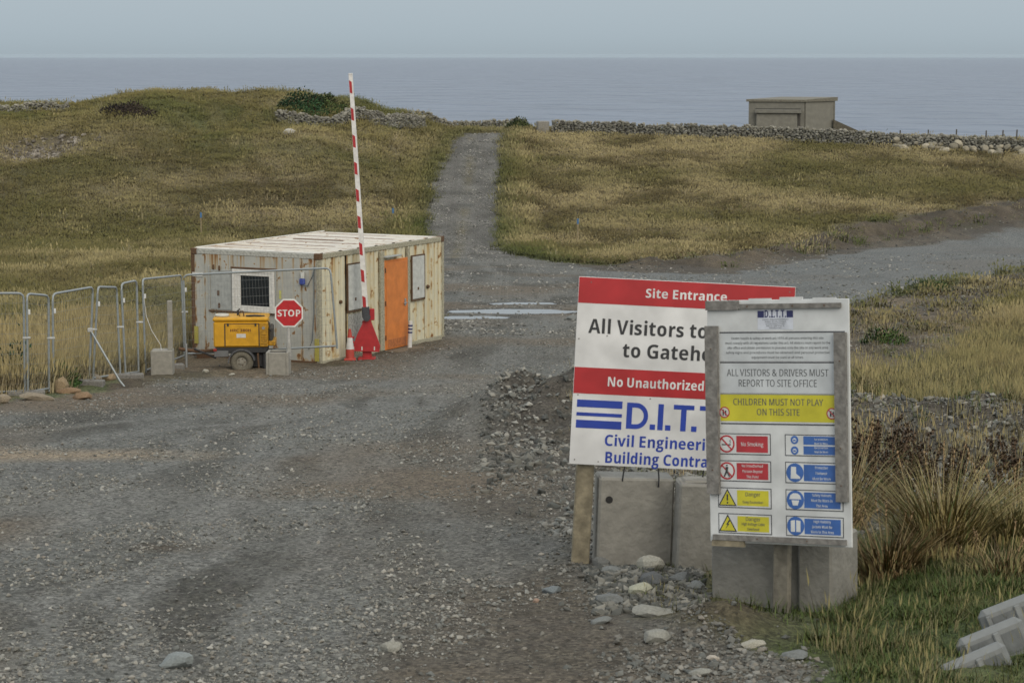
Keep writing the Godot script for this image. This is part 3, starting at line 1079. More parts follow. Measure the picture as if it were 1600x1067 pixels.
func build_cabin() -> void:
	var o := thing("site_cabin", "rust streaked cream steel site cabin with a bright orange door", "cabin", Vector3(-4.514, -0.237, -53.726), -0.475)
	# local: x from -CW (left) to 0 (near corner), z from 0 (front) to -CL (back)
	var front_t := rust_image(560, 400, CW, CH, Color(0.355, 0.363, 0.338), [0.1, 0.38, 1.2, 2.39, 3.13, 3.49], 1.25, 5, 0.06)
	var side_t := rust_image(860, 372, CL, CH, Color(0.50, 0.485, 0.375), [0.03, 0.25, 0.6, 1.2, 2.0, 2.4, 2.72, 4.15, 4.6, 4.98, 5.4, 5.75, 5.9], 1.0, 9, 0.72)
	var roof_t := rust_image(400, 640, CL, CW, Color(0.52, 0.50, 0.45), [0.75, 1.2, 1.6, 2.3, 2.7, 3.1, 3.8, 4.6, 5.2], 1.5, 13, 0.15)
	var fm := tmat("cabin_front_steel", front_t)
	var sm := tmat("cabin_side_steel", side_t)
	var rm := tmat("cabin_roof_steel", roof_t)
	var rusty := mat("rusty_steel", Color(0.15, 0.085, 0.045), 0.85, 0.1, "mottle_strong", 3.0)
	var trim := mat("cabin_trim", Color(0.42, 0.40, 0.30), 0.7, 0.0, "mottle_strong", 1.7)
	var grey := mat("cabin_grey", Color(0.36, 0.38, 0.37), 0.7, 0.0, "mottle", 1.0)
	var dark := mat("dark_gap", Color(0.035, 0.03, 0.028), 0.9)
	var white := mat("window_white", Color(0.66, 0.66, 0.63), 0.5, 0.0, "mottle", 1.5)
	# front panels, each standing a little proud of or behind its neighbour
	var fx := [-3.62, -3.24, -2.42, -1.23, -0.49, 0.0]
	var off := [0.0, 0.012, 0.004, 0.010, 0.0]
	for k in 5:
		var x0: float = fx[k] + 0.006
		var x1: float = fx[k + 1] - 0.006
		var z: float = off[k]
		var b := MB.new()
		var u := func(x: float, y: float) -> Vector2: return Vector2((x + CW) / CW, 1.0 - y / CH)
		b.uvquad(Vector3(x0, 0.06, z), Vector3(x1, 0.06, z), Vector3(x1, 2.48, z), Vector3(x0, 2.48, z), Vector3.BACK, u.call(x0, 0.06), u.call(x1, 0.06), u.call(x1, 2.48), u.call(x0, 2.48))
		b.quad(Vector3(x0, 0.06, z), Vector3(x0, 2.48, z), Vector3(x0, 2.48, -0.05), Vector3(x0, 0.06, -0.05), Vector3.LEFT)
		b.quad(Vector3(x1, 0.06, z), Vector3(x1, 2.48, z), Vector3(x1, 2.48, -0.05), Vector3(x1, 0.06, -0.05), Vector3.RIGHT)
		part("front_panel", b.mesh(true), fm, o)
	part("backing_shell", box_mesh(Vector3(-CW + 0.05, 0.03, -CL + 0.05), Vector3(-0.05, CH - 0.06, -0.04)), dark, o)
	# side: ribbed sheets
	var zs := [0.0, -1.2, -2.72, -4.15, -5.0, -6.0]
	for k in 5:
		var b := MB.new()
		var z: float = zs[k] - 0.006
		var end: float = zs[k + 1] + 0.006
		var stepz := 0.075
		var ph := 0
		var px := 0.0
		while z > end + 0.001:
			var z2 := maxf(z - (stepz if ph % 2 == 0 else 0.028), end)
			var nx := px if ph % 2 == 0 else (-0.03 if px == 0.0 else 0.0)
			var u := func(zz: float, y: float) -> Vector2: return Vector2(-zz / CL, 1.0 - y / CH)
			b.uvquad(Vector3(px, 0.06, z), Vector3(nx, 0.06, z2), Vector3(nx, 2.48, z2), Vector3(px, 2.48, z), Vector3.RIGHT, u.call(z, 0.06), u.call(z2, 0.06), u.call(z2, 2.48), u.call(z, 2.48))
			z = z2
			px = nx
			ph += 1
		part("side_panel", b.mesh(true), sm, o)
	var bk := MB.new()
	bk.box(Vector3(-CW, 0.05, -CL), Vector3(-0.01, 2.5, -CL + 0.03))
	part("back_panel", bk.mesh(), trim, o)
	part("far_side_panel", box_mesh(Vector3(-CW, 0.05, -CL + 0.035), Vector3(-CW + 0.03, 2.5, -0.055)), trim, o)
	# posts and rails
	for p in [[-CW, 0.0], [0.0, 0.0], [0.0, -CL], [-CW, -CL]]:
		var sx: float = 1.0 if p[0] < -1.0 else -1.0
		var sz: float = -1.0 if p[1] > -1.0 else 1.0
		var x: float = p[0] - sx * 0.018
		var z: float = p[1] - sz * 0.018
		part("corner_post", box_mesh(Vector3(minf(x, x + sx * 0.1), 0.0, minf(z, z + sz * 0.1)), Vector3(maxf(x, x + sx * 0.1), CH - 0.14, maxf(z, z + sz * 0.1)), 0.01), trim if p[0] > -1.0 else rusty, o)
		part("corner_casting", box_mesh(Vector3(minf(x, x + sx * 0.16) - 0.004, CH - 0.138, minf(z, z + sz * 0.14) - 0.004), Vector3(maxf(x, x + sx * 0.16) + 0.004, CH + 0.01, maxf(z, z + sz * 0.14) + 0.004), 0.012), rusty, o)
	part("top_rail", box_mesh(Vector3(-CW + 0.15, CH - 0.12, -0.05), Vector3(-0.15, CH - 0.005, 0.016), 0.008), mat("rail_front", Color(0.50, 0.51, 0.47), 0.7, 0.0, "mottle_strong", 1.5), o)
	part("top_rail", box_mesh(Vector3(-0.05, CH - 0.12, -CL + 0.13), Vector3(0.016, CH - 0.005, -0.13), 0.008), trim, o)
	part("bottom_rail", box_mesh(Vector3(-CW + 0.1, -0.08, -0.06), Vector3(-0.1, 0.058, 0.014), 0.008), rusty, o)
	part("bottom_rail", box_mesh(Vector3(-0.06, -0.08, -CL + 0.1), Vector3(0.014, 0.058, -0.1), 0.008), trim, o)
	# roof sheets across, with standing ridges between
	var n := 7
	for k in n:
		var z0 := -0.06 - (CL - 0.12) * k / n
		var z1 := -0.06 - (CL - 0.12) * (k + 1) / n
		var b := MB.new()
		var ys := [0.0, 0.018, 0.018, 0.0, 0.0]
		var zz := [z0, z0 - 0.03, z0 - 0.14, z0 - 0.17, z1]
		for i in 4:
			var u := func(x: float, z: float) -> Vector2: return Vector2(-z / CL, (x + CW) / CW)
			b.uvquad(Vector3(-CW + 0.03, CH + ys[i], zz[i]), Vector3(-0.03, CH + ys[i], zz[i]), Vector3(-0.03, CH + ys[i + 1], zz[i + 1]), Vector3(-CW + 0.03, CH + ys[i + 1], zz[i + 1]), Vector3.UP, u.call(-CW, zz[i]), u.call(0.0, zz[i]), u.call(0.0, zz[i + 1]), u.call(-CW, zz[i + 1]))
		part("roof_sheet", b.mesh(true), rm, o)
		if k > 0:
			var cut := rng.randf_range(0.1, 0.5)
			part("rust_strip", box_mesh(Vector3(-CW + 0.2 + cut, CH + 0.017, z0 - 0.13), Vector3(-0.25 - cut * 2.4, CH + 0.024, z0 - 0.13 + 0.05 + 0.08 * rng.randf())), mat("roof_rust", Color(0.27, 0.165, 0.125), 0.9, 0.0, "mottle_strong", 2.0), o)
	part("roof_edge", box_mesh(Vector3(-CW + 0.02, CH - 0.004, -CL + 0.02), Vector3(-CW + 0.06, CH + 0.03, -0.14), 0.006), white, o)
	part("roof_edge", box_mesh(Vector3(-CW + 0.15, CH - 0.003, -0.06), Vector3(-0.16, CH + 0.022, -0.02), 0.006), white, o)
	# front window and the sheeted opening beside it
	var rec := part("window_recess", box_mesh(Vector3(-3.12, 1.10, 0.012), Vector3(-1.20, 1.14, 0.05), 0.006), rusty, o)
	part("recess_edge", box_mesh(Vector3(-2.47, 2.17, 0.012), Vector3(-1.17, 2.21, 0.05), 0.006), rusty, rec)
	part("recess_edge", box_mesh(Vector3(-3.13, 1.14, 0.012), Vector3(-3.09, 2.2, 0.035), 0.006), grey, rec)
	part("recess_edge", box_mesh(Vector3(-1.215, 1.145, 0.012), Vector3(-1.185, 2.165, 0.045), 0.006), grey, rec)
	part("shutter_plate", box_mesh(Vector3(-3.06, 1.16, 0.014), Vector3(-2.46, 2.12, 0.030), 0.004), grey, o)
	for q in [[-2.99, 2.12], [-2.82, 2.10], [-2.86, 1.5], [-2.84, 1.2]]:
		part("hinge", box_mesh(Vector3(q[0], q[1], 0.031), Vector3(q[0] + 0.05, q[1] + 0.12, 0.06), 0.01), rusty, o)
	var wn := part("window", ring_box(Vector2(-2.42, 1.145), Vector2(-1.225, 2.16), 0.07, 0.013, 0.075), white, o)
	part("sash", ring_box(Vector2(-2.348, 1.217), Vector2(-1.297, 2.088), 0.075, 0.02, 0.062), white, wn)
	part("sash_filler", box_mesh(Vector3(-2.272, 1.293, 0.02), Vector3(-2.19, 2.012, 0.052), 0.004), white, wn)
	var gm := StandardMaterial3D.new()
	gm.resource_name = "window_glass"
	gm.albedo_color = lin(0.018, 0.022, 0.026)
	gm.roughness = 0.06
	gm.metallic_specular = 0.4
	part("pane", box_mesh(Vector3(-2.19, 1.294, 0.022), Vector3(-1.373, 2.012, 0.032)), gm, wn)
	# outside socket with its cable
	var so := part("power_socket", box_mesh(Vector3(-0.52, 1.86, 0.012), Vector3(-0.37, 2.02, 0.1), 0.03), mat("socket_blue", Color(0.04, 0.07, 0.32), 0.4), o)
	part("socket_collar", tube_mesh([Vector3(-0.44, 2.02, 0.05), Vector3(-0.44, 2.16, 0.05)], 0.05), mat("pale_plastic", Color(0.6, 0.62, 0.6), 0.5), so)
	part("cable", tube_mesh([Vector3(-0.40, 1.86, 0.06), Vector3(-0.3, 1.84, 0.05), Vector3(-0.16, 2.1, 0.035), Vector3(-0.1, 2.3, 0.04)], 0.018), mat("cable_grey", Color(0.12, 0.14, 0.15), 0.6), so)
	part("down_cable", tube_mesh([Vector3(-0.13, 2.3, 0.03), Vector3(-0.14, 1.2, 0.035), Vector3(-0.2, 0.55, 0.035), Vector3(-0.3, 0.35, 0.03)], 0.014), mat("cable_grey", Color(0.12, 0.14, 0.15), 0.6), o)
	part("hazard_strip", box_mesh(Vector3(-0.14, 0.07, 0.016), Vector3(-0.02, 0.6, 0.024)), mat("hazard_yellow", Color(0.52, 0.46, 0.10), 0.6, 0.0, "mottle_strong", 4.0), o)
	part("hazard_strip", box_mesh(Vector3(-3.57, 0.3, 0.016), Vector3(-3.45, 0.72, 0.024)), mat("hazard_yellow", Color(0.52, 0.46, 0.10), 0.6, 0.0, "mottle_strong", 4.0), o)
	part("sticker", box_mesh(Vector3(-1.12, 1.5, 0.012), Vector3(-1.06, 1.7, 0.018)), mat("sticker", Color(0.5, 0.5, 0.16), 0.6), o)
	part("paper_notice", box_mesh(Vector3(-3.6, 1.93, 0.016), Vector3(-3.3, 2.03, 0.022)), white, o)
	# door and its fittings on the long side
	var dr := part("door", box_mesh(Vector3(0.03, 0.0, -4.05), Vector3(0.065, 2.22, -2.90), 0.008), mat("door_orange", Color(0.58, 0.185, 0.035), 0.5, 0.0, "mottle", 0.7), o)
	part("door_leaf", box_mesh(Vector3(0.0655, 0.03, -3.99), Vector3(0.075, 2.15, -2.98), 0.004), mat("door_orange2", Color(0.60, 0.20, 0.045), 0.5, 0.0, "mottle", 0.5), dr)
	part("handle", box_mesh(Vector3(0.076, 1.02, -3.92), Vector3(0.092, 1.2, -3.85), 0.006), mat("galvanised", Color(0.40, 0.42, 0.43), 0.45, 0.6), dr)
	part("lever", tube_mesh([Vector3(0.09, 1.1, -3.88), Vector3(0.13, 1.1, -3.88), Vector3(0.13, 1.09, -3.74)], 0.014), mat("galvanised", Color(0.40, 0.42, 0.43), 0.45, 0.6), dr)
	for y in [0.25, 1.1, 1.92]:
		part("hinge", tube_mesh([Vector3(0.085, y, -2.915), Vector3(0.085, y + 0.12, -2.915)], 0.014), rusty, dr)
	part("kick_plate", box_mesh(Vector3(0.0755, 0.05, -3.93), Vector3(0.079, 0.25, -3.04), 0.001), mat("door_scuffed", Color(0.50, 0.17, 0.05), 0.6, 0.0, "mottle_strong", 1.2), dr)
	part("door_frame", box_mesh(Vector3(0.004, 0.0, -2.895), Vector3(0.07, 2.46, -2.72), 0.01), trim, o)
	part("door_frame", box_mesh(Vector3(0.004, 0.0, -4.16), Vector3(0.07, 2.46, -4.06), 0.01), trim, o)
	part("rain_hood", box_mesh(Vector3(0.02, 2.29, -3.6), Vector3(0.16, 2.33, -2.85), 0.008), grey, o)
	for q in [[-1.96, -1.2, 1.12, 2.27], [-4.97, -4.30, 1.10, 2.23]]:
		var s := part("window_shutter", box_mesh(Vector3(0.012, q[2] + 0.03, q[0] + 0.03), Vector3(0.045, q[3] - 0.03, q[1] - 0.03), 0.006), mat("shutter_pale", Color(0.50, 0.52, 0.50), 0.6, 0.0, "mottle", 1.0), o)
		part("shutter_frame", box_mesh(Vector3(0.008, q[2], q[0]), Vector3(0.05, q[3], q[0] + 0.028), 0.005), rusty, s)
		part("shutter_frame", box_mesh(Vector3(0.008, q[2], q[1] - 0.028), Vector3(0.05, q[3], q[1]), 0.005), rusty, s)
		part("shutter_frame", box_mesh(Vector3(0.006, q[2] - 0.02, q[0]), Vector3(0.048, q[2] + 0.008, q[1]), 0.005), rusty, s)
		part("shutter_frame", box_mesh(Vector3(0.006, q[3] - 0.02, q[0]), Vector3(0.048, q[3] + 0.008, q[1]), 0.005), rusty, s)
		part("latch", box_mesh(Vector3(0.046, q[2] + 0.25, (q[0] + q[1]) * 0.5), Vector3(0.06, q[2] + 0.32, (q[0] + q[1]) * 0.5 + 0.06), 0.005), rusty, s)
	for q in [[1.39, -0.91], [1.38, -5.16]]:
		part("vent", tube_mesh([Vector3(0.0, q[0], q[1]), Vector3(0.05, q[0], q[1])], 0.05, 0.04, 10), rusty, o)
	part("pale_patch", box_mesh(Vector3(0.008, 0.35, -1.98), Vector3(0.02, 1.05, -1.25), 0.004), mat("patch", Color(0.42, 0.43, 0.40), 0.7, 0.0, "mottle_strong", 1.3), o)
	part("doorstep", box_mesh(Vector3(0.05, -0.12, -4.1), Vector3(0.5, -0.01, -2.9), 0.02), mat("old_wood", Color(0.20, 0.16, 0.11), 0.9, 0.0, "mottle_strong", 2.0), o)


func ring_box(lo: Vector2, hi: Vector2, w: float, z0: float, z1: float) -> ArrayMesh:
	var b := MB.new()
	b.box(Vector3(lo.x, lo.y, z0), Vector3(lo.x + w, hi.y, z1), 0.006)
	b.box(Vector3(hi.x - w, lo.y, z0), Vector3(hi.x, hi.y, z1), 0.006)
	b.box(Vector3(lo.x + w, lo.y, z0 + 0.001), Vector3(hi.x - w, lo.y + w, z1 - 0.001), 0.006)
	b.box(Vector3(lo.x + w, hi.y - w, z0 + 0.001), Vector3(hi.x - w, hi.y, z1 - 0.001), 0.006)
	return b.mesh()


# ================================================================ mesh fence
func build_fence() -> void:
	var gal := mat("fence_steel", Color(0.30, 0.335, 0.35), 0.42, 0.35, "mottle", 2.0)
	var wire := mat("fence_wire", Color(0.20, 0.22, 0.225), 0.5, 0.3, "")
	# each panel: foot left, foot right, top left, top right
	var P := [
		[Vector3(-12.6, 0.60, -42.2), Vector3(-9.50, 0.44, -44.4), Vector3(-12.55, 2.62, -42.2), Vector3(-9.47, 2.41, -44.4), "farthest left, running out of view"],
		[Vector3(-9.44, 0.42, -44.4), Vector3(-9.19, 0.37, -45.2), Vector3(-9.41, 2.40, -44.4), Vector3(-9.15, 2.28, -45.2), "narrow one angled away beside the far left panel"],
		[Vector3(-9.26, 0.32, -46.0), Vector3(-8.80, 0.23, -47.4), Vector3(-9.23, 2.23, -46.0), Vector3(-8.67, 2.23, -47.4), "behind the two orange brown rocks"],
		[Vector3(-8.72, 0.27, -47.4), Vector3(-8.42, 0.13, -49.0), Vector3(-8.57, 2.23, -47.4), Vector3(-8.46, 2.06, -49.0), "with the diagonal steel strut leaning on it"],
		[Vector3(-8.36, 0.10, -49.3), Vector3(-8.19, 0.04, -50.0), Vector3(-8.41, 2.11, -49.3), Vector3(-8.19, 2.11, -50.0), "narrowest, left of the concrete block with a post"],
		[Vector3(-8.13, -0.01, -50.6), Vector3(-7.75, -0.12, -54.0), Vector3(-8.16, 2.08, -50.6), Vector3(-7.79, 1.84, -54.0), "behind the concrete block with a post"],
		[Vector3(-7.52, 0.10, -52.6), Vector3(-3.98, 0.36, -52.0), Vector3(-7.54, 1.98, -52.6), Vector3(-4.12, 2.20, -52.0), "long one standing in front of the cabin window"]]
	for k in P.size():
		var q: Array = P[k]
		var o := thing("mesh_fence", "galvanised temporary mesh fence panel, %s" % q[4], "fence panel", q[0], 0.0, "temporary fence panels left of the cabin")
		var a := Vector3.ZERO
		var b: Vector3 = q[1] - q[0]
		var c: Vector3 = q[2] - q[0]
		var e: Vector3 = q[3] - q[0]
		var r := 0.0235
		var top := (e - c).normalized()
		var along := (e - c).length()
		var cr := minf(0.14, along * 0.3)
		# top rail with bent corners running down into the uprights
		part("upright", tube_mesh([a, c.lerp(a, cr / (c - a).length())], r), gal, o)
		part("upright", tube_mesh([b, e.lerp(b, cr / (e - b).length())], r), gal, o)
		var cl := c.lerp(a, cr / (c - a).length())
		var el := e.lerp(b, cr / (e - b).length())
		part("top_rail", tube_mesh([cl, c.lerp(cl, 0.35) + top * cr * 0.12, c + top * cr * 0.5 + (cl - c) * 0.06, c + top * cr, e - top * cr, e - top * cr * 0.5 + (el - e) * 0.06, e.lerp(el, 0.35) - top * cr * 0.12, el], r), gal, o)
		part("bottom_rail", tube_mesh([a + (c - a).normalized() * 0.06, b + (e - b).normalized() * 0.06], r * 0.95), gal, o)
		# wire infill: verticals and the stiffer horizontals
		var w := MB.new()
		var nv := maxi(4, int(b.length() / 0.075))
		for i in range(1, nv):
			var t := float(i) / nv
			w.tube([a.lerp(b, t).lerp(c.lerp(e, t), 0.03), c.lerp(e, t).lerp(a.lerp(b, t), 0.005)], 0.0018, -1.0, 3, false)
		for i in range(1, 10):
			var t := i / 10.0
			w.tube([a.lerp(c, t), b.lerp(e, t)], 0.0024, -1.0, 3, false)
		var wm := part("wire_mesh", w.mesh(), wire, o)
		wm.set_meta("kind", "stuff")
		if k < 6:
			part("coupler", box_mesh(Vector3(-0.03, -0.022, -0.03), Vector3(0.12, 0.014, 0.03), 0.008), mat("galvanised_bright", Color(0.55, 0.56, 0.55), 0.4, 0.4), o, Transform3D(Basis.IDENTITY, b.lerp(e, 0.56)))
		if k > 0:
			part("tie_tag", box_mesh(Vector3(0.022, -0.05, -0.01), Vector3(0.062, 0.05, 0.012), 0.004), mat("tag_white", Color(0.6, 0.62, 0.62), 0.5), o, Transform3D(Basis.IDENTITY, a.lerp(c, 0.82)))
	# diagonal strut with a bent foot
	var st := thing("fence_strut", "diagonal galvanised steel strut leaning against the fence, its bent foot on the gravel", "strut", Vector3(-8.0, 0.17, -47.0))
	part("tube", tube_mesh([Vector3(-0.74, 1.17, -0.35), Vector3(-0.10, 0.15, -0.05), Vector3(0.05, -0.02, 0.02), Vector3(0.30, -0.13, 0.10)], 0.022), gal, st)
	part("clamp", box_mesh(Vector3(-0.79, 1.13, -0.39), Vector3(-0.69, 1.21, -0.31), 0.01), mat("galvanised_bright", Color(0.55, 0.56, 0.55), 0.4, 0.4), st)
	# concrete feet under the panels
	var con := mat("foot_concrete", Color(0.22, 0.215, 0.20), 0.92, 0.0, "mottle_strong", 2.0)
	var ft := [[-9.45, -44.3, 0.2, "under the far left pair of panels"], [-8.75, -46.9, -0.1, "left of the diagonal strut"], [-8.25, -48.8, 0.15, "behind the foot of the diagonal strut"], [-7.75, -51.4, 0.3, "behind the concrete block with a post"]]
	for f in ft:
		var o := thing("concrete_ballast", "low grey concrete fence foot %s" % f[3], "fence foot", on_ground(f[0], f[1], 0.0), f[2], "concrete feet under the fence panels")
		part("base", box_mesh(Vector3(-0.36, -0.06, -0.12), Vector3(0.36, 0.10, 0.12), 0.02), con, o)
		part("socket_rim", tube_mesh([Vector3(0.1, 0.09, 0), Vector3(0.1, 0.115, 0)], 0.04, 0.036, 10), con, o)


# ================================================================ compressor
func build_compressor() -> void:
	var o := thing("towable_compressor", "yellow towable air compressor parked under the cabin window", "compressor", Vector3(-6.13, -0.16, -51.75), 0.06)
	var yel := mat("compressor_yellow", Color(0.60, 0.315, 0.012), 0.45, 0.0, "mottle", 0.8)
	var yel2 := mat("compressor_yellow_edge", Color(0.56, 0.29, 0.012), 0.5, 0.0, "mottle_strong", 1.6)
	var blk := mat("chassis_black", Color(0.03, 0.031, 0.034), 0.65, 0.0, "mottle_strong", 2.0)
	var rub := mat("tyre_rubber", Color(0.20, 0.185, 0.145), 0.95, 0.0, "mottle_strong", 3.0)
	var pale := mat("rim_pale", Color(0.34, 0.325, 0.275), 0.7, 0.0, "mottle_strong", 3.0)
	var steel := mat("galvanised", Color(0.40, 0.42, 0.43), 0.45, 0.6)
	# body: cabinet between y 0.58 and 1.24
	var body := MB.new()
	body.box(Vector3(-0.63, 0.58, -0.95), Vector3(0.60, 1.16, 0.0), 0.03)
	var bd := part("body", body.mesh(), yel, o)
	part("canopy_lid", box_mesh(Vector3(-0.645, 1.163, -0.96), Vector3(0.605, 1.255, 0.015), 0.03), yel, o)
	part("side_door", box_mesh(Vector3(-0.36, 0.61, 0.001), Vector3(0.385, 1.10, 0.014), 0.006), yel, bd)
	part("door_gap", box_mesh(Vector3(-0.385, 0.60, -0.004), Vector3(-0.362, 1.12, 0.004)), blk, bd)
	part("door_gap", box_mesh(Vector3(0.387, 0.60, -0.004), Vector3(0.41, 1.12, 0.004)), blk, bd)
	part("door_gap", box_mesh(Vector3(-0.385, 1.102, -0.004), Vector3(0.41, 1.122, 0.004)), mat("rusty_steel", Color(0.15, 0.085, 0.045), 0.85, 0.1, "mottle_strong", 3.0), bd)
	part("end_panel", box_mesh(Vector3(0.43, 0.60, 0.001), Vector3(0.595, 1.13, 0.012), 0.004), yel2, bd)
	for k in 5:
		part("louvre", box_mesh(Vector3(0.445, 0.66 + 0.05 * k, 0.0125), Vector3(0.58, 0.685 + 0.05 * k, 0.026), 0.004), yel2, bd)
	for x in [-0.30, 0.32]:
		part("latch", box_mesh(Vector3(x - 0.02, 1.06, 0.0145), Vector3(x + 0.02, 1.13, 0.03), 0.006), blk, bd)
	part("nose_grille", box_mesh(Vector3(0.605, 0.66, -0.85), Vector3(0.70, 1.02, -0.06), 0.03), mat("grille_dark", Color(0.06, 0.055, 0.045), 0.7, 0.0, "mottle_strong", 4.0), bd)
	part("bumper", box_mesh(Vector3(0.60, 0.60, -0.8), Vector3(0.76, 0.72, -0.05), 0.02), yel2, bd)
	part("gauge", tube_mesh([Vector3(0.5, 1.02, 0.012), Vector3(0.5, 1.02, 0.03)], 0.035, 0.035, 12), steel, bd)
	var lb := part("name_plate", box_mesh(Vector3(-0.11, 0.80, 0.015), Vector3(0.10, 0.89, 0.02)), mat("plate_white", Color(0.6, 0.6, 0.57), 0.5), bd)
	lb.set_meta("label", "small white plate on the yellow side door")
	lettering("HRC 380H", bd, Vector3(-0.02, 0.965, 0.0145), Basis.IDENTITY, 0.062, 0.46, mat("print_maroon", Color(0.10, 0.012, 0.01), 0.6, 0.0, "mottle_strong", 6.0), true)
	part("exhaust", tube_mesh([Vector3(-0.1, 1.25, -0.5), Vector3(-0.1, 1.36, -0.5), Vector3(-0.06, 1.40, -0.5)], 0.03), blk, o)
	part("lifting_eye", tube_mesh([Vector3(-0.05, 1.25, -0.25), Vector3(-0.03, 1.38, -0.25), Vector3(0.03, 1.38, -0.25), Vector3(0.05, 1.25, -0.25)], 0.014), mat("rusty_steel", Color(0.15, 0.085, 0.045), 0.85, 0.1, "mottle_strong", 3.0), o)
	part("hose_coil", torus_mesh(0.14, 0.03, Vector3(-0.45, 1.28, -0.3)), mat("hose_pale", Color(0.5, 0.5, 0.46), 0.6), o)
	part("loose_hose", tube_mesh([Vector3(0.1, 1.27, -0.2), Vector3(0.3, 1.29, -0.1), Vector3(0.5, 1.26, -0.25), Vector3(0.62, 1.1, -0.2), Vector3(0.66, 0.95, -0.05)], 0.022), blk, o)
	# chassis, mudguard, wheels
	part("chassis", box_mesh(Vector3(-0.60, 0.44, -0.9), Vector3(0.58, 0.578, -0.02), 0.02), blk, o)
	part("tail_board", box_mesh(Vector3(-0.62, 0.36, -0.1), Vector3(-0.30, 0.50, 0.0), 0.01), mat("board_grey", Color(0.14, 0.145, 0.15), 0.6), o)
	part("tail_lamp", box_mesh(Vector3(-0.64, 0.49, -0.06), Vector3(-0.56, 0.55, 0.02), 0.01), mat("lamp_red", Color(0.30, 0.03, 0.02), 0.4), o)
	part("leg", tube_mesh([Vector3(0.50, 0.44, -0.1), Vector3(0.50, 0.02, -0.1)], 0.03), blk, o)
	part("leg", tube_mesh([Vector3(0.36, 0.44, -0.04), Vector3(0.38, 0.10, -0.02)], 0.022), mat("rusty_steel", Color(0.15, 0.085, 0.045), 0.85, 0.1, "mottle_strong", 3.0), o)
	part("side_box", box_mesh(Vector3(0.18, 0.10, -0.8), Vector3(0.54, 0.44, -0.15), 0.02), blk, o)
	for z in [0.03, -0.98]:
		var w := part("wheel", torus_mesh(0.185, 0.08, Vector3(0, 0.25, z), true), rub, o)
		var rim := MB.new()
		rim.lathe([Vector2(0.0, 0.03), Vector2(0.045, 0.03), Vector2(0.05, 0.008), Vector2(0.13, -0.006), Vector2(0.145, 0.022), Vector2(0.185, 0.05), Vector2(0.215, 0.045)], Vector3(0, 0.25, z + 0.022), Vector3(0, 0, 1), 28)
		part("rim", rim.mesh(), pale, w)
		for k in 5:
			var a := TAU * k / 5.0
			part("wheel_nut", box_mesh(Vector3(-0.01, -0.01, 0), Vector3(0.01, 0.01, 0.018), 0.003), mat("rusty_steel", Color(0.15, 0.085, 0.045), 0.85, 0.1, "mottle_strong", 3.0), w, Transform3D(Basis.IDENTITY, Vector3(cos(a) * 0.075, 0.25 + sin(a) * 0.075, z + 0.022)))
		var g := MB.new()
		for k in 12:
			var a0 := lerpf(0.15, PI + 0.05, k / 12.0)
			var a1 := lerpf(0.15, PI + 0.05, (k + 1) / 12.0)
			var p0 := Vector3(cos(a0) * 0.31, 0.25 + sin(a0) * 0.30, 0)
			var p1 := Vector3(cos(a1) * 0.31, 0.25 + sin(a1) * 0.30, 0)
			for rr in [[1.0, 1.0], [0.94, -1.0]]:
				var m: Vector3 = Vector3(0, 0.25, 0)
				var x0: Vector3 = m + (p0 - m) * rr[0]
				var x1: Vector3 = m + (p1 - m) * rr[0]
				g.quad(x0 + Vector3(0, 0, z - 0.1), x1 + Vector3(0, 0, z - 0.1), x1 + Vector3(0, 0, z + 0.1), x0 + Vector3(0, 0, z + 0.1), (x0 - m) * rr[1])
			var m2 := Vector3(0, 0.25, 0)
			g.quad(p0 + Vector3(0, 0, z + 0.1), p1 + Vector3(0, 0, z + 0.1), m2 + (p1 - m2) * 0.90 + Vector3(0, 0, z + 0.1), m2 + (p0 - m2) * 0.90 + Vector3(0, 0, z + 0.1), Vector3.BACK)
		part("mudguard", g.mesh(), mat("guard_grey", Color(0.10, 0.105, 0.115), 0.6, 0.0, "mottle_strong", 2.0), o)
	# drawbar to the left with a jockey leg
	part("drawbar", tube_mesh([Vector3(-0.55, 0.46, -0.45), Vector3(-1.05, 0.44, -0.45), Vector3(-1.45, 0.50, -0.45)], 0.04), mat("rusty_steel", Color(0.15, 0.085, 0.045), 0.85, 0.1, "mottle_strong", 3.0), o)
	part("drawbar_stay", tube_mesh([Vector3(-0.6, 0.30, -0.3), Vector3(-0.95, 0.44, -0.4), Vector3(-1.1, 0.50, -0.42)], 0.022), blk, o)
	part("jockey_leg", tube_mesh([Vector3(-1.28, 0.62, -0.42), Vector3(-1.28, 0.05, -0.42)], 0.028), steel, o)
	part("jockey_foot", box_mesh(Vector3(-1.36, 0.0, -0.48), Vector3(-1.16, 0.04, -0.36), 0.01), steel, o)


func torus_mesh(R: float, r: float, at: Vector3, upright := false) -> ArrayMesh:
	var b := MB.new()
	var n := 28
	var m := 10
	for i in n:
		for j in m:
			var q := []
			var nn := []
			for k in [[0, 0], [1, 0], [1, 1], [0, 1]]:
				var a: float = TAU * (i + k[0]) / n
				var c: float = TAU * (j + k[1]) / m
				var d := Vector3(cos(a), 0, sin(a)) if not upright else Vector3(cos(a), sin(a), 0)
				var ax := Vector3.UP if not upright else Vector3.BACK
				var o := d * cos(c) + ax * sin(c)
				nn.append(o)
				q.append(at + d * R + o * r)
			b.tri(q[0], q[1], q[2], nn[0], nn[1], nn[2])
			b.tri(q[0], q[2], q[3], nn[0], nn[2], nn[3])
	return b.mesh()


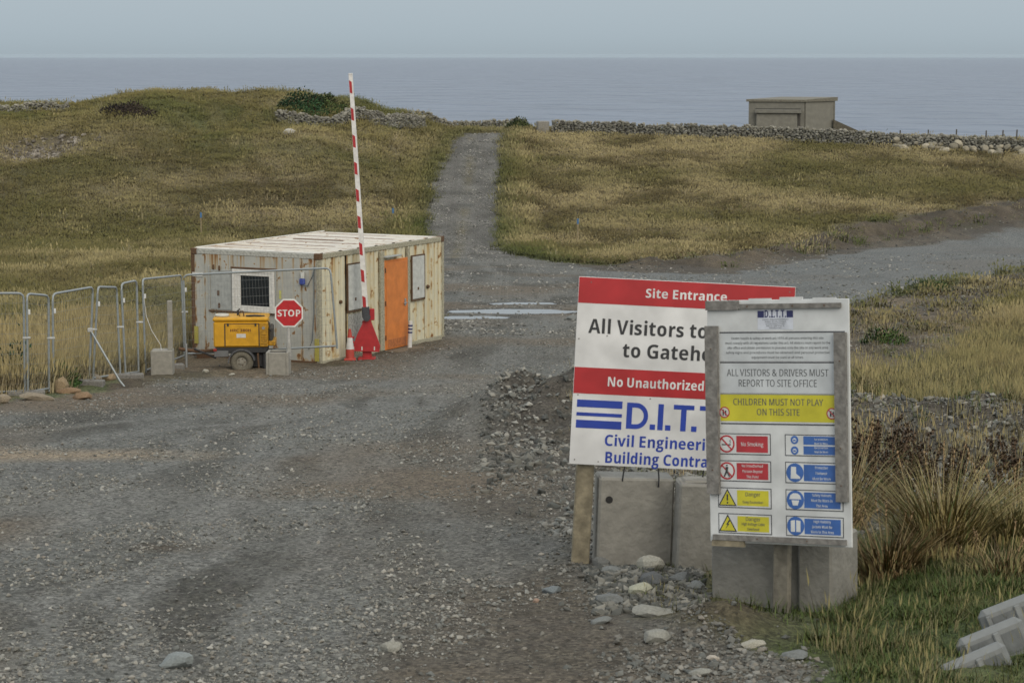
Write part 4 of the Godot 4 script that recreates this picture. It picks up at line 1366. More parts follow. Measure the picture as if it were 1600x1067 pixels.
func lettering(s: String, parent: Node3D, at: Vector3, turn: Basis, cap: float, width: float, m: Material, bold := false, called := "lettering") -> MeshInstance3D:
	# cap: height of a capital in metres; width: of the whole line (0 leaves it natural). at is the middle of the line
	var t := TextMesh.new()
	var f := SystemFont.new()
	f.font_names = PackedStringArray(["Droid Sans"])
	f.font_weight = 700 if bold else 400
	t.font = f
	t.text = s
	t.font_size = 48
	t.pixel_size = cap / 34.3
	t.depth = 0.002
	t.curve_step = 1.0
	var bb := t.get_aabb()
	var sx := 1.0
	if width > 0.0 and bb.size.x > 0.0: sx = width / bb.size.x
	var mi := part(called, t, m, parent, Transform3D(turn.scaled_local(Vector3(sx, 1, 1)), at))
	return mi


# ================================================================ barrier, cone, stop sign, blocks
func build_gate() -> void:
	var red := mat("barrier_red", Color(0.40, 0.020, 0.026), 0.5, 0.0, "mottle", 1.0)
	var white := mat("boom_white", Color(0.70, 0.70, 0.69), 0.45, 0.0, "mottle", 1.0)
	var dark := mat("pivot_dark", Color(0.06, 0.065, 0.075), 0.55, 0.3)
	var o := thing("barrier_gate", "raised red and white striped barrier boom on a red counterweight stand", "barrier", Vector3(-3.498, -0.24, -54.85))
	var base := Vector3(0.0, 1.05, 0.05)
	var tip := Vector3(-0.32, 6.77, 0.05)
	var up := (tip - base).normalized()
	var rt := Vector3(up.y, -up.x, 0)
	var turn := Transform3D(Basis(rt, up, Vector3.BACK), base)
	var L := (tip - base).length()
	var bm := MB.new()
	var w0 := 0.062
	var w1 := 0.046
	for f in [[Vector3(-1, 0, 0), Vector3(0, 0, 1)], [Vector3(1, 0, 0), Vector3(0, 0, 1)], [Vector3(0, 0, 1), Vector3(1, 0, 0)], [Vector3(0, 0, -1), Vector3(1, 0, 0)]]:
		var n: Vector3 = f[0]
		var s: Vector3 = f[1]
		bm.quad((n - s) * w0, (n + s) * w0, (n + s) * w1 + Vector3(0, L, 0), (n - s) * w1 + Vector3(0, L, 0), n)
	bm.quad(Vector3(-w1, L, -w1), Vector3(w1, L, -w1), Vector3(w1, L, w1), Vector3(-w1, L, w1), Vector3.UP)
	var boom := part("boom", bm.mesh(), white, o, turn)
	for k in 9:
		var y := L * (1.0 - (133.0 + 41.7 * k - 114.0) / 373.0)
		var hh := L * 9.5 / 373.0
		var b := MB.new()
		var w := lerpf(w0, w1, y / L)
		b.prism(PackedVector2Array([Vector2(-w * 0.92, y - hh * 0.9), Vector2(w * 0.35, y - hh * 1.1), Vector2(w * 0.35, y + hh * 0.8), Vector2(-w * 0.92, y + hh * 1.1)]), w + 0.001, w + 0.004)
		part("red_stripe", b.mesh(), red, boom)
	part("end_cap", box_mesh(Vector3(-w1 - 0.004, L, -w1 - 0.004), Vector3(w1 + 0.004, L + 0.03, w1 + 0.004), 0.01), white, boom)
	# boom socket and pivot
	part("boom_socket", box_mesh(Vector3(-0.09, -0.06, -0.085), Vector3(0.09, 0.20, 0.085), 0.015), dark, o, turn)
	part("pivot", tube_mesh([Vector3(0.02, 1.0, -0.12), Vector3(0.02, 1.0, 0.16)], 0.09, 0.09, 14), dark, o)
	part("pivot_arm", box_mesh(Vector3(0.08, 0.92, -0.04), Vector3(0.20, 1.20, 0.03), 0.015), red, o)
	var cw := MB.new()
	cw.prism(PackedVector2Array([Vector2(-0.30, 0.18), Vector2(0.31, 0.16), Vector2(0.335, 0.30), Vector2(0.22, 0.62), Vector2(0.12, 0.88), Vector2(0.11, 0.98), Vector2(-0.05, 0.98), Vector2(-0.07, 0.88), Vector2(-0.20, 0.62), Vector2(-0.31, 0.32)]), -0.03, 0.05)
	part("counterweight", cw.mesh(), red, o)
	for k in 3:
		part("edge_lug", box_mesh(Vector3(-0.36, 0.26 + 0.11 * k, -0.02), Vector3(-0.29, 0.31 + 0.11 * k, 0.055), 0.01), red, o)
	for x in [-0.32, -0.12, 0.18]:
		part("reflector", box_mesh(Vector3(x, 0.20, 0.051), Vector3(x + 0.03, 0.29, 0.056), 0.003), mat("reflector", Color(0.62, 0.60, 0.58), 0.4), o)
	part("post", box_mesh(Vector3(-0.10, -0.06, -0.12), Vector3(0.12, 0.90, -0.035), 0.015), red, o)
	part("base_plate", box_mesh(Vector3(-0.20, -0.04, -0.26), Vector3(0.22, 0.02, 0.16), 0.01), red, o)
	# cone
	var cn := thing("traffic_cone", "red traffic cone with a white sleeve beside the barrier stand", "traffic cone", Vector3(-3.86, -0.20, -54.35))
	cn.scale = Vector3(0.8, 0.95, 0.8)
	var cr := mat("cone_red", Color(0.42, 0.05, 0.035), 0.6, 0.0, "mottle", 1.0)
	var lo := MB.new()
	lo.lathe([Vector2(0.135, 0.03), Vector2(0.118, 0.26)], Vector3.ZERO, Vector3.UP, 20)
	part("cone_body", lo.mesh(), cr, cn)
	var tp := MB.new()
	tp.lathe([Vector2(0.075, 0.55), Vector2(0.038, 0.76), Vector2(0.022, 0.77), Vector2(0.0, 0.765)], Vector3.ZERO, Vector3.UP, 20)
	part("cone_tip", tp.mesh(), cr, cn)
	var sl := MB.new()
	sl.lathe([Vector2(0.119, 0.26), Vector2(0.121, 0.265), Vector2(0.078, 0.545), Vector2(0.074, 0.55)], Vector3.ZERO, Vector3.UP, 20)
	part("white_sleeve", sl.mesh(), mat("sleeve", Color(0.60, 0.60, 0.60), 0.5), cn)
	part("base", box_mesh(Vector3(-0.17, -0.03, -0.17), Vector3(0.17, 0.035, 0.17), 0.02), cr, cn)
	# white marker post with navy bands
	var mp := thing("marker_post", "white marker post with navy blue bands beside the orange door", "marker post", Vector3(-2.56, -0.27, -57.0), 0.1)
	part("post", tube_mesh([Vector3(0.0, -0.05, 0), Vector3(0.03, 0.68, 0)], 0.058, 0.05, 12), mat("post_white", Color(0.62, 0.62, 0.61), 0.5), mp)
	for k in 3:
		part("navy_band", tube_mesh([Vector3(0.0165 + 0.0045 * k, 0.38 + 0.085 * k, 0), Vector3(0.018 + 0.0045 * k, 0.42 + 0.085 * k, 0)], 0.0595, 0.059, 12), mat("navy", Color(0.025, 0.03, 0.12), 0.5), mp)
	# concrete block and the stop sign set in it
	var con := mat("block_concrete", Color(0.280, 0.272, 0.240), 0.92, 0.0, "mottle", 1.3, 0.5)
	var bk := thing("concrete_block", "square hollow concrete block holding the stop sign", "concrete block", Vector3(-5.15, 0.0, -50.3), -0.02)
	var hb := MB.new()
	hb.box(Vector3(-0.25, -0.08, -0.25), Vector3(-0.19, 0.52, 0.25), 0.012)
	hb.box(Vector3(0.19, -0.08, -0.25), Vector3(0.25, 0.52, 0.25), 0.012)
	hb.box(Vector3(-0.19, -0.08, 0.19), Vector3(0.19, 0.518, 0.248), 0.012)
	hb.box(Vector3(-0.19, -0.08, -0.248), Vector3(0.19, 0.518, -0.19), 0.012)
	part("shell", hb.mesh(), con, bk)
	part("soil_fill", box_mesh(Vector3(-0.19, 0.3, -0.19), Vector3(0.19, 0.49, 0.19)), mat("dark_soil", Color(0.05, 0.043, 0.033), 0.95, 0.0, "mottle_strong", 4.0), bk)
	var ss := thing("stop_sign", "red octagonal stop sign on a grey post in front of the cabin", "road sign", Vector3(-5.04, 0.45, -50.30))
	part("post", tube_mesh([Vector3(0.12, -0.1, 0), Vector3(0.12, 0.62, 0)], 0.038, 0.038, 12), mat("sign_post_grey", Color(0.42, 0.42, 0.40), 0.6, 0.0, "mottle", 2.0), ss)
	part("socket", tube_mesh([Vector3(0.12, -0.05, 0), Vector3(0.12, 0.26, 0)], 0.055, 0.052, 12), mat("socket_grey", Color(0.34, 0.34, 0.32), 0.7, 0.0, "mottle", 2.0), ss)
	var oc := func(r: float) -> PackedVector2Array:
		var p := PackedVector2Array()
		for k in 8:
			var a := TAU * (k + 0.5) / 8.0
			p.append(Vector2(cos(a), sin(a)) * r + Vector2(0.14, 0.92))
		return p
	var pl := MB.new()
	pl.prism(oc.call(0.335), 0.045, 0.060)
	var plate := part("white_border", pl.mesh(), mat("sign_white", Color(0.70, 0.70, 0.68), 0.4), ss)
	var rd := MB.new()
	rd.prism(oc.call(0.300), 0.0605, 0.064)
	part("red_face", rd.mesh(), mat("sign_red", Color(0.47, 0.020, 0.026), 0.4, 0.0, "mottle", 1.5), plate)
	lettering("STOP", plate, Vector3(0.14, 0.915, 0.0655), Basis.IDENTITY, 0.145, 0.50, mat("sign_white", Color(0.70, 0.70, 0.68), 0.4), true)
	# block with a concrete post, left
	var b2 := thing("concrete_block", "solid pale concrete block with a slim concrete post standing on it", "concrete block", Vector3(-7.68, 0.0, -50.1), 0.03)
	part("block", box_mesh(Vector3(-0.23, -0.10, -0.23), Vector3(0.24, 0.58, 0.23), 0.015), con, b2)
	part("post", box_mesh(Vector3(0.13, 0.58, -0.05), Vector3(0.235, 1.66, 0.06), 0.012), con, b2)
	part("bent_rod", tube_mesh([Vector3(0.0, 0.55, 0.1), Vector3(-0.02, 0.70, 0.1), Vector3(-0.22, 1.0, 0.0), Vector3(-0.36, 1.3, -0.2), Vector3(-0.42, 1.7, -0.35)], 0.008, 0.006, 6), mat("galvanised_bright", Color(0.55, 0.56, 0.55), 0.4, 0.4), b2)


# ================================================================ the two big notice boards
func bar(lo: Vector2, hi: Vector2, z0: float, z1: float, ch := 0.0) -> ArrayMesh:
	return box_mesh(Vector3(lo.x, lo.y, z0), Vector3(hi.x, hi.y, z1), ch)


func build_front_signs() -> void:
	var white := mat("board_white", Color(0.72, 0.735, 0.75), 0.35, 0.0, "mottle", 0.35)
	var red := mat("board_red", Color(0.43, 0.030, 0.036), 0.4, 0.0, "mottle", 0.4)
	var ink := mat("ink_black", Color(0.03, 0.032, 0.036), 0.5, 0.0, "")
	var blue := mat("logo_blue", Color(0.028, 0.065, 0.40), 0.4, 0.0, "mottle", 0.5)
	var wood := mat("grey_wood", Color(0.245, 0.238, 0.225), 0.9, 0.0, "mottle_strong", 1.2, 0.5)
	var post_wood := mat("post_wood", Color(0.30, 0.265, 0.185), 0.9, 0.0, "mottle_strong", 0.8, 0.5)
	var con := mat("block_concrete2", Color(0.275, 0.268, 0.240), 0.92, 0.0, "mottle", 0.8, 0.6)
	var con3 := mat("block_concrete3", Color(0.215, 0.212, 0.192), 0.92, 0.0, "mottle", 0.9, 0.6)
	# ---- entrance board, rolled a little to the right
	var o := thing("entrance_sign", "big red and white site entrance board leaning slightly, in front of the gravel bank", "sign board", Vector3(0.644, 4.888, -22.0))
	var tilt := Basis(Vector3.BACK, -0.0494)
	var bd := part("board", box_mesh(Vector3(0, -1.825, -0.006), Vector3(2.085, 0, 0), 0.002), white, o, Transform3D(tilt, Vector3.ZERO))
	part("red_band", bar(Vector2(0.004, -0.252), Vector2(2.081, -0.004), 0.0005, 0.0025), red, bd)
	part("red_band", bar(Vector2(0.004, -1.13), Vector2(2.081, -0.875), 0.0005, 0.0025), red, bd)
	lettering("Site Entrance", bd, Vector3(1.04, -0.132, 0.004), Basis.IDENTITY, 0.085, 0.78, white, true)
	lettering("All Visitors to Report", bd, Vector3(1.01, -0.475, 0.002), Basis.IDENTITY, 0.135, 1.78, ink, true)
	lettering("to Gatehouse", bd, Vector3(1.04, -0.695, 0.002), Basis.IDENTITY, 0.135, 1.16, ink, true)
	lettering("No Unauthorized Access", bd, Vector3(0.995, -1.005, 0.004), Basis.IDENTITY, 0.09, 1.33, white, true)
	for s in [0.045, 1.60]:
		part("blue_bar", bar(Vector2(s, -1.262), Vector2(s + 0.44, -1.19), 0.0005, 0.0025), blue, bd)
		part("blue_bar", bar(Vector2(s, -1.348), Vector2(s + 0.44, -1.314), 0.0005, 0.0025), blue, bd)
		part("blue_bar", bar(Vector2(s, -1.466), Vector2(s + 0.44, -1.388), 0.0005, 0.0025), blue, bd)
	logo_letters(bd, 0.53, -1.452, 0.255, blue)
	lettering("Civil Engineering &", bd, Vector3(0.975, -1.578, 0.002), Basis.IDENTITY, 0.107, 1.29, blue, true)
	lettering("Building Contractors", bd, Vector3(1.005, -1.745, 0.002), Basis.IDENTITY, 0.107, 1.32, blue, true)
	for q in [[0.05, -1.145], [0.05, -1.78], [0.28, -1.79], [0.3, -0.56], [0.03, -0.6], [0.75, -1.15], [2.03, -0.05], [0.12, -0.05], [2.03, -0.9]]:
		part("screw", tube_mesh([Vector3(q[0], q[1], 0.0), Vector3(q[0], q[1], 0.005)], 0.007, 0.006, 8), wood, bd)
	part("back_rail", box_mesh(Vector3(0.1, -0.35, -0.075), Vector3(2.0, -0.26, -0.0065), 0.006), wood, bd)
	part("back_rail", box_mesh(Vector3(0.1, -1.6, -0.075), Vector3(2.0, -1.51, -0.0065), 0.006), wood, bd)
	part("support_post", box_mesh(Vector3(0.075, -2.95, -0.21), Vector3(0.25, -0.2, -0.078), 0.012), post_wood, o, Transform3D(tilt, Vector3.ZERO))
	part("support_post", box_mesh(Vector3(1.80, -2.75, -0.21), Vector3(1.97, -0.2, -0.078), 0.012), post_wood, o, Transform3D(tilt, Vector3.ZERO))
	for q in [[0.55, -0.02], [0.86, 0.02], [1.32, -0.02]]:
		part("wire_tie", tube_mesh([Vector3(q[0], -1.75, -0.03), Vector3(q[0] + q[1], -1.93, -0.03), Vector3(q[0] + q[1] * 1.2, -2.02, -0.06)], 0.008, 0.008, 6), ink, bd)
	# ---- the two blocks that weigh it down
	var b1 := thing("concrete_block", "large square concrete block with a round lifting hole under the entrance board", "concrete block", Vector3(1.19, 2.05, -22.05), 0.08)
	part("block", box_mesh(Vector3(-0.365, -0.18, -0.40), Vector3(0.375, 0.86, 0.0), 0.02), con, b1, Transform3D(Basis(Vector3.BACK, -0.03), Vector3.ZERO))
	part("lifting_hole", tube_mesh([Vector3(-0.245, 0.655, -0.01), Vector3(-0.245, 0.655, 0.003)], 0.036, 0.036, 16), mat("hole_dark", Color(0.02, 0.02, 0.02), 0.9, 0.0, ""), b1)
	var b2 := thing("concrete_block", "large concrete block half hidden behind the safety notice board", "concrete block", Vector3(1.96, 2.06, -21.75), 0.05)
	part("block", box_mesh(Vector3(-0.38, -0.18, -0.40), Vector3(0.37, 0.84, 0.0), 0.02), con, b2, Transform3D(Basis(Vector3.BACK, -0.04), Vector3.ZERO))
	part("chipped_corner", box_mesh(Vector3(-0.30, 0.835, -0.36), Vector3(-0.02, 0.87, -0.08), 0.02), con, b2)

	# ---- safety notice board
	var s := thing("safety_notice_board", "weathered white safety notice board framed with grey wooden battens", "notice board", Vector3(1.694, 4.878, -19.9))
	var turn := Basis.from_euler(Vector3(-0.081, -0.55, 0.069))
	var W := 1.328
	var H := 2.096
	var off := mat("notice_white", Color(0.60, 0.625, 0.635), 0.4, 0.0, "mottle", 0.5)
	var off2 := mat("notice_white2", Color(0.54, 0.575, 0.60), 0.4, 0.0, "mottle", 0.5)
	var yel := mat("notice_yellow", Color(0.56, 0.52, 0.035), 0.45, 0.0, "mottle", 0.5)
	var nblue := mat("notice_blue", Color(0.045, 0.13, 0.40), 0.45, 0.0, "mottle", 0.8)
	var nred := mat("notice_red", Color(0.42, 0.035, 0.045), 0.45, 0.0, "mottle", 0.8)
	var fade := mat("faded_ink", Color(0.12, 0.128, 0.135), 0.6, 0.0, "mottle_strong", 3.0)
	var line := mat("line_ink", Color(0.06, 0.065, 0.075), 0.6, 0.0, "")
	var B := part("board", box_mesh(Vector3(0, -H, -0.018), Vector3(W, 0, 0), 0.005), off, s, Transform3D(turn, Vector3.ZERO))
	var R := func(s0: float, t0: float, s1: float, t1: float, z0: float, z1: float) -> ArrayMesh:
		return box_mesh(Vector3(s0 * W, -t1 * H, z0), Vector3(s1 * W, -t0 * H, z1))
	# header with the firm's label
	var lb := part("firm_label", R.call(0.365, 0.04, 0.615, 0.122, 0.0005, 0.002), mat("label_pale", Color(0.58, 0.62, 0.70), 0.4), B)
	part("blue_bar", R.call(0.365, 0.045, 0.41, 0.073, 0.0022, 0.003), mat("navy", Color(0.025, 0.03, 0.12), 0.5), lb)
	part("blue_bar", R.call(0.57, 0.045, 0.615, 0.073, 0.0022, 0.003), mat("navy", Color(0.025, 0.03, 0.12), 0.5), lb)
	lettering("D.I.T.T.", lb, Vector3(0.49 * W, -0.058 * H, 0.0025), Basis.IDENTITY, 0.062, 0.20, mat("navy", Color(0.025, 0.03, 0.12), 0.5), true)
	for k in 5:
		lettering(["CIVIL ENGINEERING", "AND BUILDING", "CONTRACTORS", "SITE OFFICE", "TELEPHONE"][k], lb, Vector3(0.49 * W, -(0.081 + 0.0085 * k) * H, 0.0025), Basis.IDENTITY, 0.009, [0.24, 0.2, 0.18, 0.17, 0.12][k], fade)
	for t in [0.13, 0.253, 0.505]:
		part("divider_line", R.call(0.09, t, 0.97, t + 0.006, 0.0005, 0.002), line, B)
	part("divider_line", R.call(0.09, 0.383, 0.90, 0.387, 0.0035, 0.004), mat("line_grey", Color(0.25, 0.26, 0.24), 0.6), B)
	var tx := part("text_panel", R.call(0.088, 0.138, 0.905, 0.25, 0.0005, 0.002), off2, B)
	var body := ["Under health & safety at work act 1974 all persons entering this site", "must comply with all regulations under this act. All visitors must report to the", "site office and obtain permission to proceed onto the site or any work area", "safety signs and procedures must be observed and personal protective", "equipment must be used at all times"]
	for k in 5:
		lettering(body[k], tx, Vector3(0.50 * W, -(0.157 + 0.0195 * k) * H, 0.0025), Basis.IDENTITY, 0.020, [0.86, 0.98, 0.94, 0.97, 0.48][k], fade)
	var vp := part("visitor_panel", R.call(0.088, 0.262, 0.905, 0.381, 0.0005, 0.002), off2, B)
	lettering("ALL VISITORS & DRIVERS MUST", vp, Vector3(0.497 * W, -0.298 * H, 0.0025), Basis.IDENTITY, 0.060, 0.95, fade)
	lettering("REPORT TO SITE OFFICE", vp, Vector3(0.497 * W, -0.341 * H, 0.0025), Basis.IDENTITY, 0.060, 0.73, fade)
	var yp := part("children_panel", R.call(0.088, 0.388, 0.905, 0.498, 0.0005, 0.002), yel, B)
	lettering("CHILDREN MUST NOT PLAY", yp, Vector3(0.497 * W, -0.418 * H, 0.0025), Basis.IDENTITY, 0.056, 0.84, fade)
	lettering("ON THIS SITE", yp, Vector3(0.50 * W, -0.459 * H, 0.0025), Basis.IDENTITY, 0.056, 0.40, fade)
	for q in [0.118, 0.875]:
		var c := pictogram(yp, Vector2(q * W, -0.462 * H), 0.048, mat("label_white2", Color(0.55, 0.55, 0.52), 0.5), nred, true)
		part("child_figure", box_mesh(Vector3(-0.018, -0.026, 0.004), Vector3(-0.004, 0.024, 0.005)), ink, c)
		part("child_figure", box_mesh(Vector3(0.006, -0.026, 0.004), Vector3(0.018, 0.016, 0.005)), ink, c)
	# the eight small hazard labels
	var rows := [[0.548, 0.636], [0.660, 0.747], [0.772, 0.856], [0.879, 0.962]]
	var lt := [["No Smoking"], ["No Unauthorised", "Persons Beyond", "This Point"], ["Danger", "Deep Excavation"], ["Danger", "High Voltage Cable", "Overhead"]]
	var rtx := [["Ear protection", "Must Be Worn", "Eye protection", "Must Be Worn"], ["Protective", "Footwear", "Must Be Worn"], ["Safety Helmets", "Must Be Worn In", "This Area"], ["High Visibility", "Jackets Must Be", "Worn In This Area"]]
	for k in 4:
		for side in 2:
			var s0: float = [0.062, 0.545][side]
			var s1: float = [0.445, 0.945][side]
			var t0: float = rows[k][0]
			var t1: float = rows[k][1]
			var p := part("hazard_label", R.call(s0, t0, s1, t1, 0.0005, 0.002), line, B)
			part("label_face", R.call(s0 + 0.006, t0 + 0.004, s1 - 0.006, t1 - 0.004, 0.0022, 0.003), off, p)
			var cm: Material = (nred if k < 2 else yel) if side == 0 else nblue
			var r0: float = [0.20, 0.675][side]
			var words: Array = lt[k] if side == 0 else rtx[k]
			if side == 1 and k == 0:
				part("colour_field", R.call(r0, t0 + 0.007, 0.928, (t0 + t1) * 0.5 - 0.003, 0.0032, 0.004), cm, p)
				part("colour_field", R.call(r0, (t0 + t1) * 0.5 + 0.003, 0.928, t1 - 0.007, 0.0032, 0.004), cm, p)
			else:
				part("colour_field", R.call(r0, t0 + 0.010, s1 - 0.02, t1 - 0.010, 0.0032, 0.004), cm, p)
			var lh := (t1 - t0 - 0.02) / words.size()
			for i in words.size():
				var cap := 0.034 if words.size() == 1 else (0.034 if (words[i] == "Danger") else 0.023 if words.size() < 4 else 0.017)
				var wd: float = (0.21 if words.size() == 1 else 0.14 if words[i] == "Danger" else 0.0)
				var l := lettering(words[i], p, Vector3((r0 + (s1 - 0.02 if side == 0 else 0.92)) * 0.5 * W, -(t0 + 0.01 + lh * (i + 0.5)) * H, 0.0045), Basis.IDENTITY, cap, wd, (off if not (side == 0 and k >= 2) else fade), false)
				if wd == 0.0: l.scale.x = 0.82
			var cx := (s0 + 0.068) * W
			var cy := -(t0 + t1) * 0.5 * H
			if side == 0 and k < 2:
				var c := pictogram(p, Vector2(cx, cy), 0.075, off, nred, true)
				if k == 0:
					part("cigarette", box_mesh(Vector3(-0.045, -0.012, 0.004), Vector3(0.04, -0.002, 0.005)), ink, c)
					part("smoke_wisp", tube_mesh([Vector3(0.03, 0.005, 0.0045), Vector3(0.04, 0.015, 0.0045), Vector3(0.03, 0.028, 0.0045), Vector3(0.04, 0.038, 0.0045)], 0.003, 0.003, 4), ink, c)
				else:
					part("walking_figure", tube_mesh([Vector3(0.002, 0.035, 0.0045), Vector3(0.0, 0.0, 0.0045)], 0.012, 0.010, 6), ink, c)
					part("walking_figure", tube_mesh([Vector3(-0.002, 0.0, 0.0045), Vector3(-0.025, -0.05, 0.0045)], 0.009, 0.006, 6), ink, c)
					part("walking_figure", tube_mesh([Vector3(0.002, 0.0, 0.0045), Vector3(0.025, -0.05, 0.0045)], 0.009, 0.006, 6), ink, c)
					part("walking_figure", tube_mesh([Vector3(0.0, 0.045, 0.0045), Vector3(0.0, 0.053, 0.0045)], 0.009, 0.008, 8), ink, c)
			elif side == 0:
				var tr := MB.new()
				tr.prism(PackedVector2Array([Vector2(cx - 0.088, cy - 0.072), Vector2(cx + 0.088, cy - 0.072), Vector2(cx, cy + 0.078)]), 0.0032, 0.0038)
				part("warning_triangle", tr.mesh(), ink, p)
				var ti := MB.new()
				ti.prism(PackedVector2Array([Vector2(cx - 0.070, cy - 0.062), Vector2(cx + 0.070, cy - 0.062), Vector2(cx, cy + 0.058)]), 0.004, 0.0045)
				part("triangle_face", ti.mesh(), yel, p)
				if k == 2:
					part("exclamation_mark", box_mesh(Vector3(cx - 0.007, cy - 0.025, 0.0047), Vector3(cx + 0.007, cy + 0.03, 0.0053)), ink, p)
					part("exclamation_mark", box_mesh(Vector3(cx - 0.007, cy - 0.052, 0.0047), Vector3(cx + 0.007, cy - 0.037, 0.0053)), ink, p)
				else:
					var zg := MB.new()
					zg.prism(PackedVector2Array([Vector2(cx + 0.012, cy + 0.03), Vector2(cx - 0.016, cy - 0.012), Vector2(cx - 0.002, cy - 0.012), Vector2(cx - 0.024, cy - 0.052), Vector2(cx + 0.016, cy - 0.004), Vector2(cx + 0.002, cy - 0.004), Vector2(cx + 0.026, cy + 0.026)]), 0.0047, 0.0053)
					part("lightning_mark", zg.mesh(), ink, p)
			elif k == 0:
				for i in 2:
					var c := pictogram(p, Vector2(cx, cy + (0.045 if i == 0 else -0.045)), 0.036, nblue, nblue, false)
					part("head_shape", tube_mesh([Vector3(0, -0.002, 0.0042), Vector3(0, -0.002, 0.005)], 0.018, 0.018, 12), off, c)
					part("ear_guard", box_mesh(Vector3(-0.012, -0.01, 0.0052), Vector3(0.012, 0.004, 0.0058)), nblue, c)
			else:
				var c := pictogram(p, Vector2(cx, cy), 0.080, nblue, nblue, false)
				var g := MB.new()
				if k == 1:
					g.prism(PackedVector2Array([Vector2(-0.035, 0.05), Vector2(0.012, 0.05), Vector2(0.012, -0.01), Vector2(0.048, -0.035), Vector2(0.048, -0.052), Vector2(-0.04, -0.052)]), 0.0042, 0.0048)
				elif k == 2:
					g.prism(PackedVector2Array([Vector2(-0.056, 0.005), Vector2(0.056, 0.005), Vector2(0.046, 0.038), Vector2(0.02, 0.056), Vector2(-0.02, 0.056), Vector2(-0.046, 0.038)]), 0.0042, 0.0048)
					g.prism(PackedVector2Array([Vector2(-0.036, -0.004), Vector2(0.036, -0.004), Vector2(0.022, -0.048), Vector2(-0.022, -0.048)]), 0.0042, 0.0046)
				else:
					g.prism(PackedVector2Array([Vector2(-0.045, 0.045), Vector2(-0.006, 0.05), Vector2(-0.006, -0.05), Vector2(-0.045, -0.05)]), 0.0042, 0.0048)
					g.prism(PackedVector2Array([Vector2(0.006, 0.05), Vector2(0.045, 0.045), Vector2(0.045, -0.05), Vector2(0.006, -0.05)]), 0.0042, 0.0048)
				part("white_symbol", g.mesh(), off, c)
	# battens
	part("side_batten", R.call(-0.004, 0.105, 0.084, 0.80, 0.006, 0.045), wood, B)
	part("side_batten", R.call(0.906, 0.135, 0.985, 0.815, 0.006, 0.045), wood, B)
	part("top_batten", R.call(0.0, 0.001, 0.235, 0.040, 0.004, 0.032), wood, B)
	part("top_batten", R.call(0.236, 0.016, 0.95, 0.036, 0.004, 0.03), wood, B)
	part("bottom_batten", R.call(0.03, 0.968, 0.965, 0.990, 0.004, 0.034), wood, B)
	part("bottom_batten", R.call(0.02, 0.991, 0.25, 1.016, -0.01, 0.026), post_wood, B)
	for q in [[0.3, 0.026], [0.62, 0.026], [0.84, 0.026], [0.04, 0.2], [0.04, 0.7], [0.945, 0.25], [0.945, 0.6], [0.945, 0.75], [0.35, 0.979], [0.7, 0.979]]:
		part("nail_head", tube_mesh([Vector3(q[0] * W, -q[1] * H, 0.03), Vector3(q[0] * W, -q[1] * H, 0.048 if q[0] < 0.1 or q[0] > 0.9 else 0.036)], 0.007, 0.006, 8), mat("rusty_steel", Color(0.15, 0.085, 0.045), 0.85, 0.1, "mottle_strong", 3.0), B)
	for q in [[0.30, 0.0], [0.52, -0.004], [0.75, 0.0]]:
		part("torn_edge", R.call(q[0], q[1] - 0.006, q[0] + 0.16, q[1] + 0.004, -0.016, -0.002), off, B)
	part("support_post", box_mesh(Vector3(0.47 * W, -H - 0.62, -0.10), Vector3(0.585 * W, -0.3, -0.03), 0.012), mat("post_wood2", Color(0.235, 0.22, 0.18), 0.9, 0.0, "mottle_strong", 0.8, 0.5), s, Transform3D(Basis.from_euler(Vector3(-0.02, -0.55, 0.01)), Vector3(0.02, 0, 0.0)))
	# ---- its block
	var b3 := thing("concrete_block", "dark stained concrete block carrying the safety notice board", "concrete block", Vector3(1.80, 2.02, -20.05), -0.55)
	part("block", box_mesh(Vector3(-0.04, -0.12, -0.62), Vector3(0.66, 0.80, -0.03), 0.02), con3, b3, Transform3D(Basis(Vector3.BACK, 0.02), Vector3.ZERO))
	part("block", box_mesh(Vector3(0.80, -0.12, -0.62), Vector3(1.12, 0.80, -0.03), 0.02), con3, b3, Transform3D(Basis(Vector3.BACK, 0.02), Vector3.ZERO))
	part("block_core", box_mesh(Vector3(0.62, -0.12, -0.60), Vector3(0.84, 0.78, -0.12), 0.01), con3, b3)
	# ---- stacked fence feet in the near corner
	var plast := mat("foot_grey", Color(0.185, 0.20, 0.203), 0.75, 0.0, "mottle", 1.0, 0.3)
	var plast2 := mat("foot_grey2", Color(0.12, 0.132, 0.136), 0.8, 0.0, "mottle", 1.0, 0.3)
	var at := [[Vector3(3.50, 2.37, -17.0), "lowest of the three"], [Vector3(3.70, 2.48, -17.35), "middle of the three"], [Vector3(3.94, 2.61, -17.72), "highest of the three"]]
	for k in 3:
		var f := thing("ballast_block", "grey moulded fence foot leaning in the near grass, %s" % at[k][1], "fence foot", at[k][0], 0.12 - 0.05 * k, "spare fence feet stacked in the grass")
		var xf := Transform3D(Basis.from_euler(Vector3(-0.25, 0, 0.36)), Vector3.ZERO)
		part("body", box_mesh(Vector3(-0.25, -0.24, -0.09), Vector3(0.30, 0.13, 0.06), 0.045), plast, f, xf)
		part("recess", box_mesh(Vector3(-0.17, -0.10, 0.0605), Vector3(0.01, 0.055, 0.0635), 0.001), plast2, f, xf)
		part("rib", box_mesh(Vector3(0.02, -0.22, 0.0605), Vector3(0.075, 0.08, 0.082), 0.012), plast, f, xf)
		part("recess", box_mesh(Vector3(0.085, -0.12, 0.0605), Vector3(0.24, 0.05, 0.0635), 0.001), plast2, f, xf)
		part("end_lip", box_mesh(Vector3(-0.215, -0.20, 0.0605), Vector3(-0.178, 0.075, 0.074), 0.008), plast, f, xf)


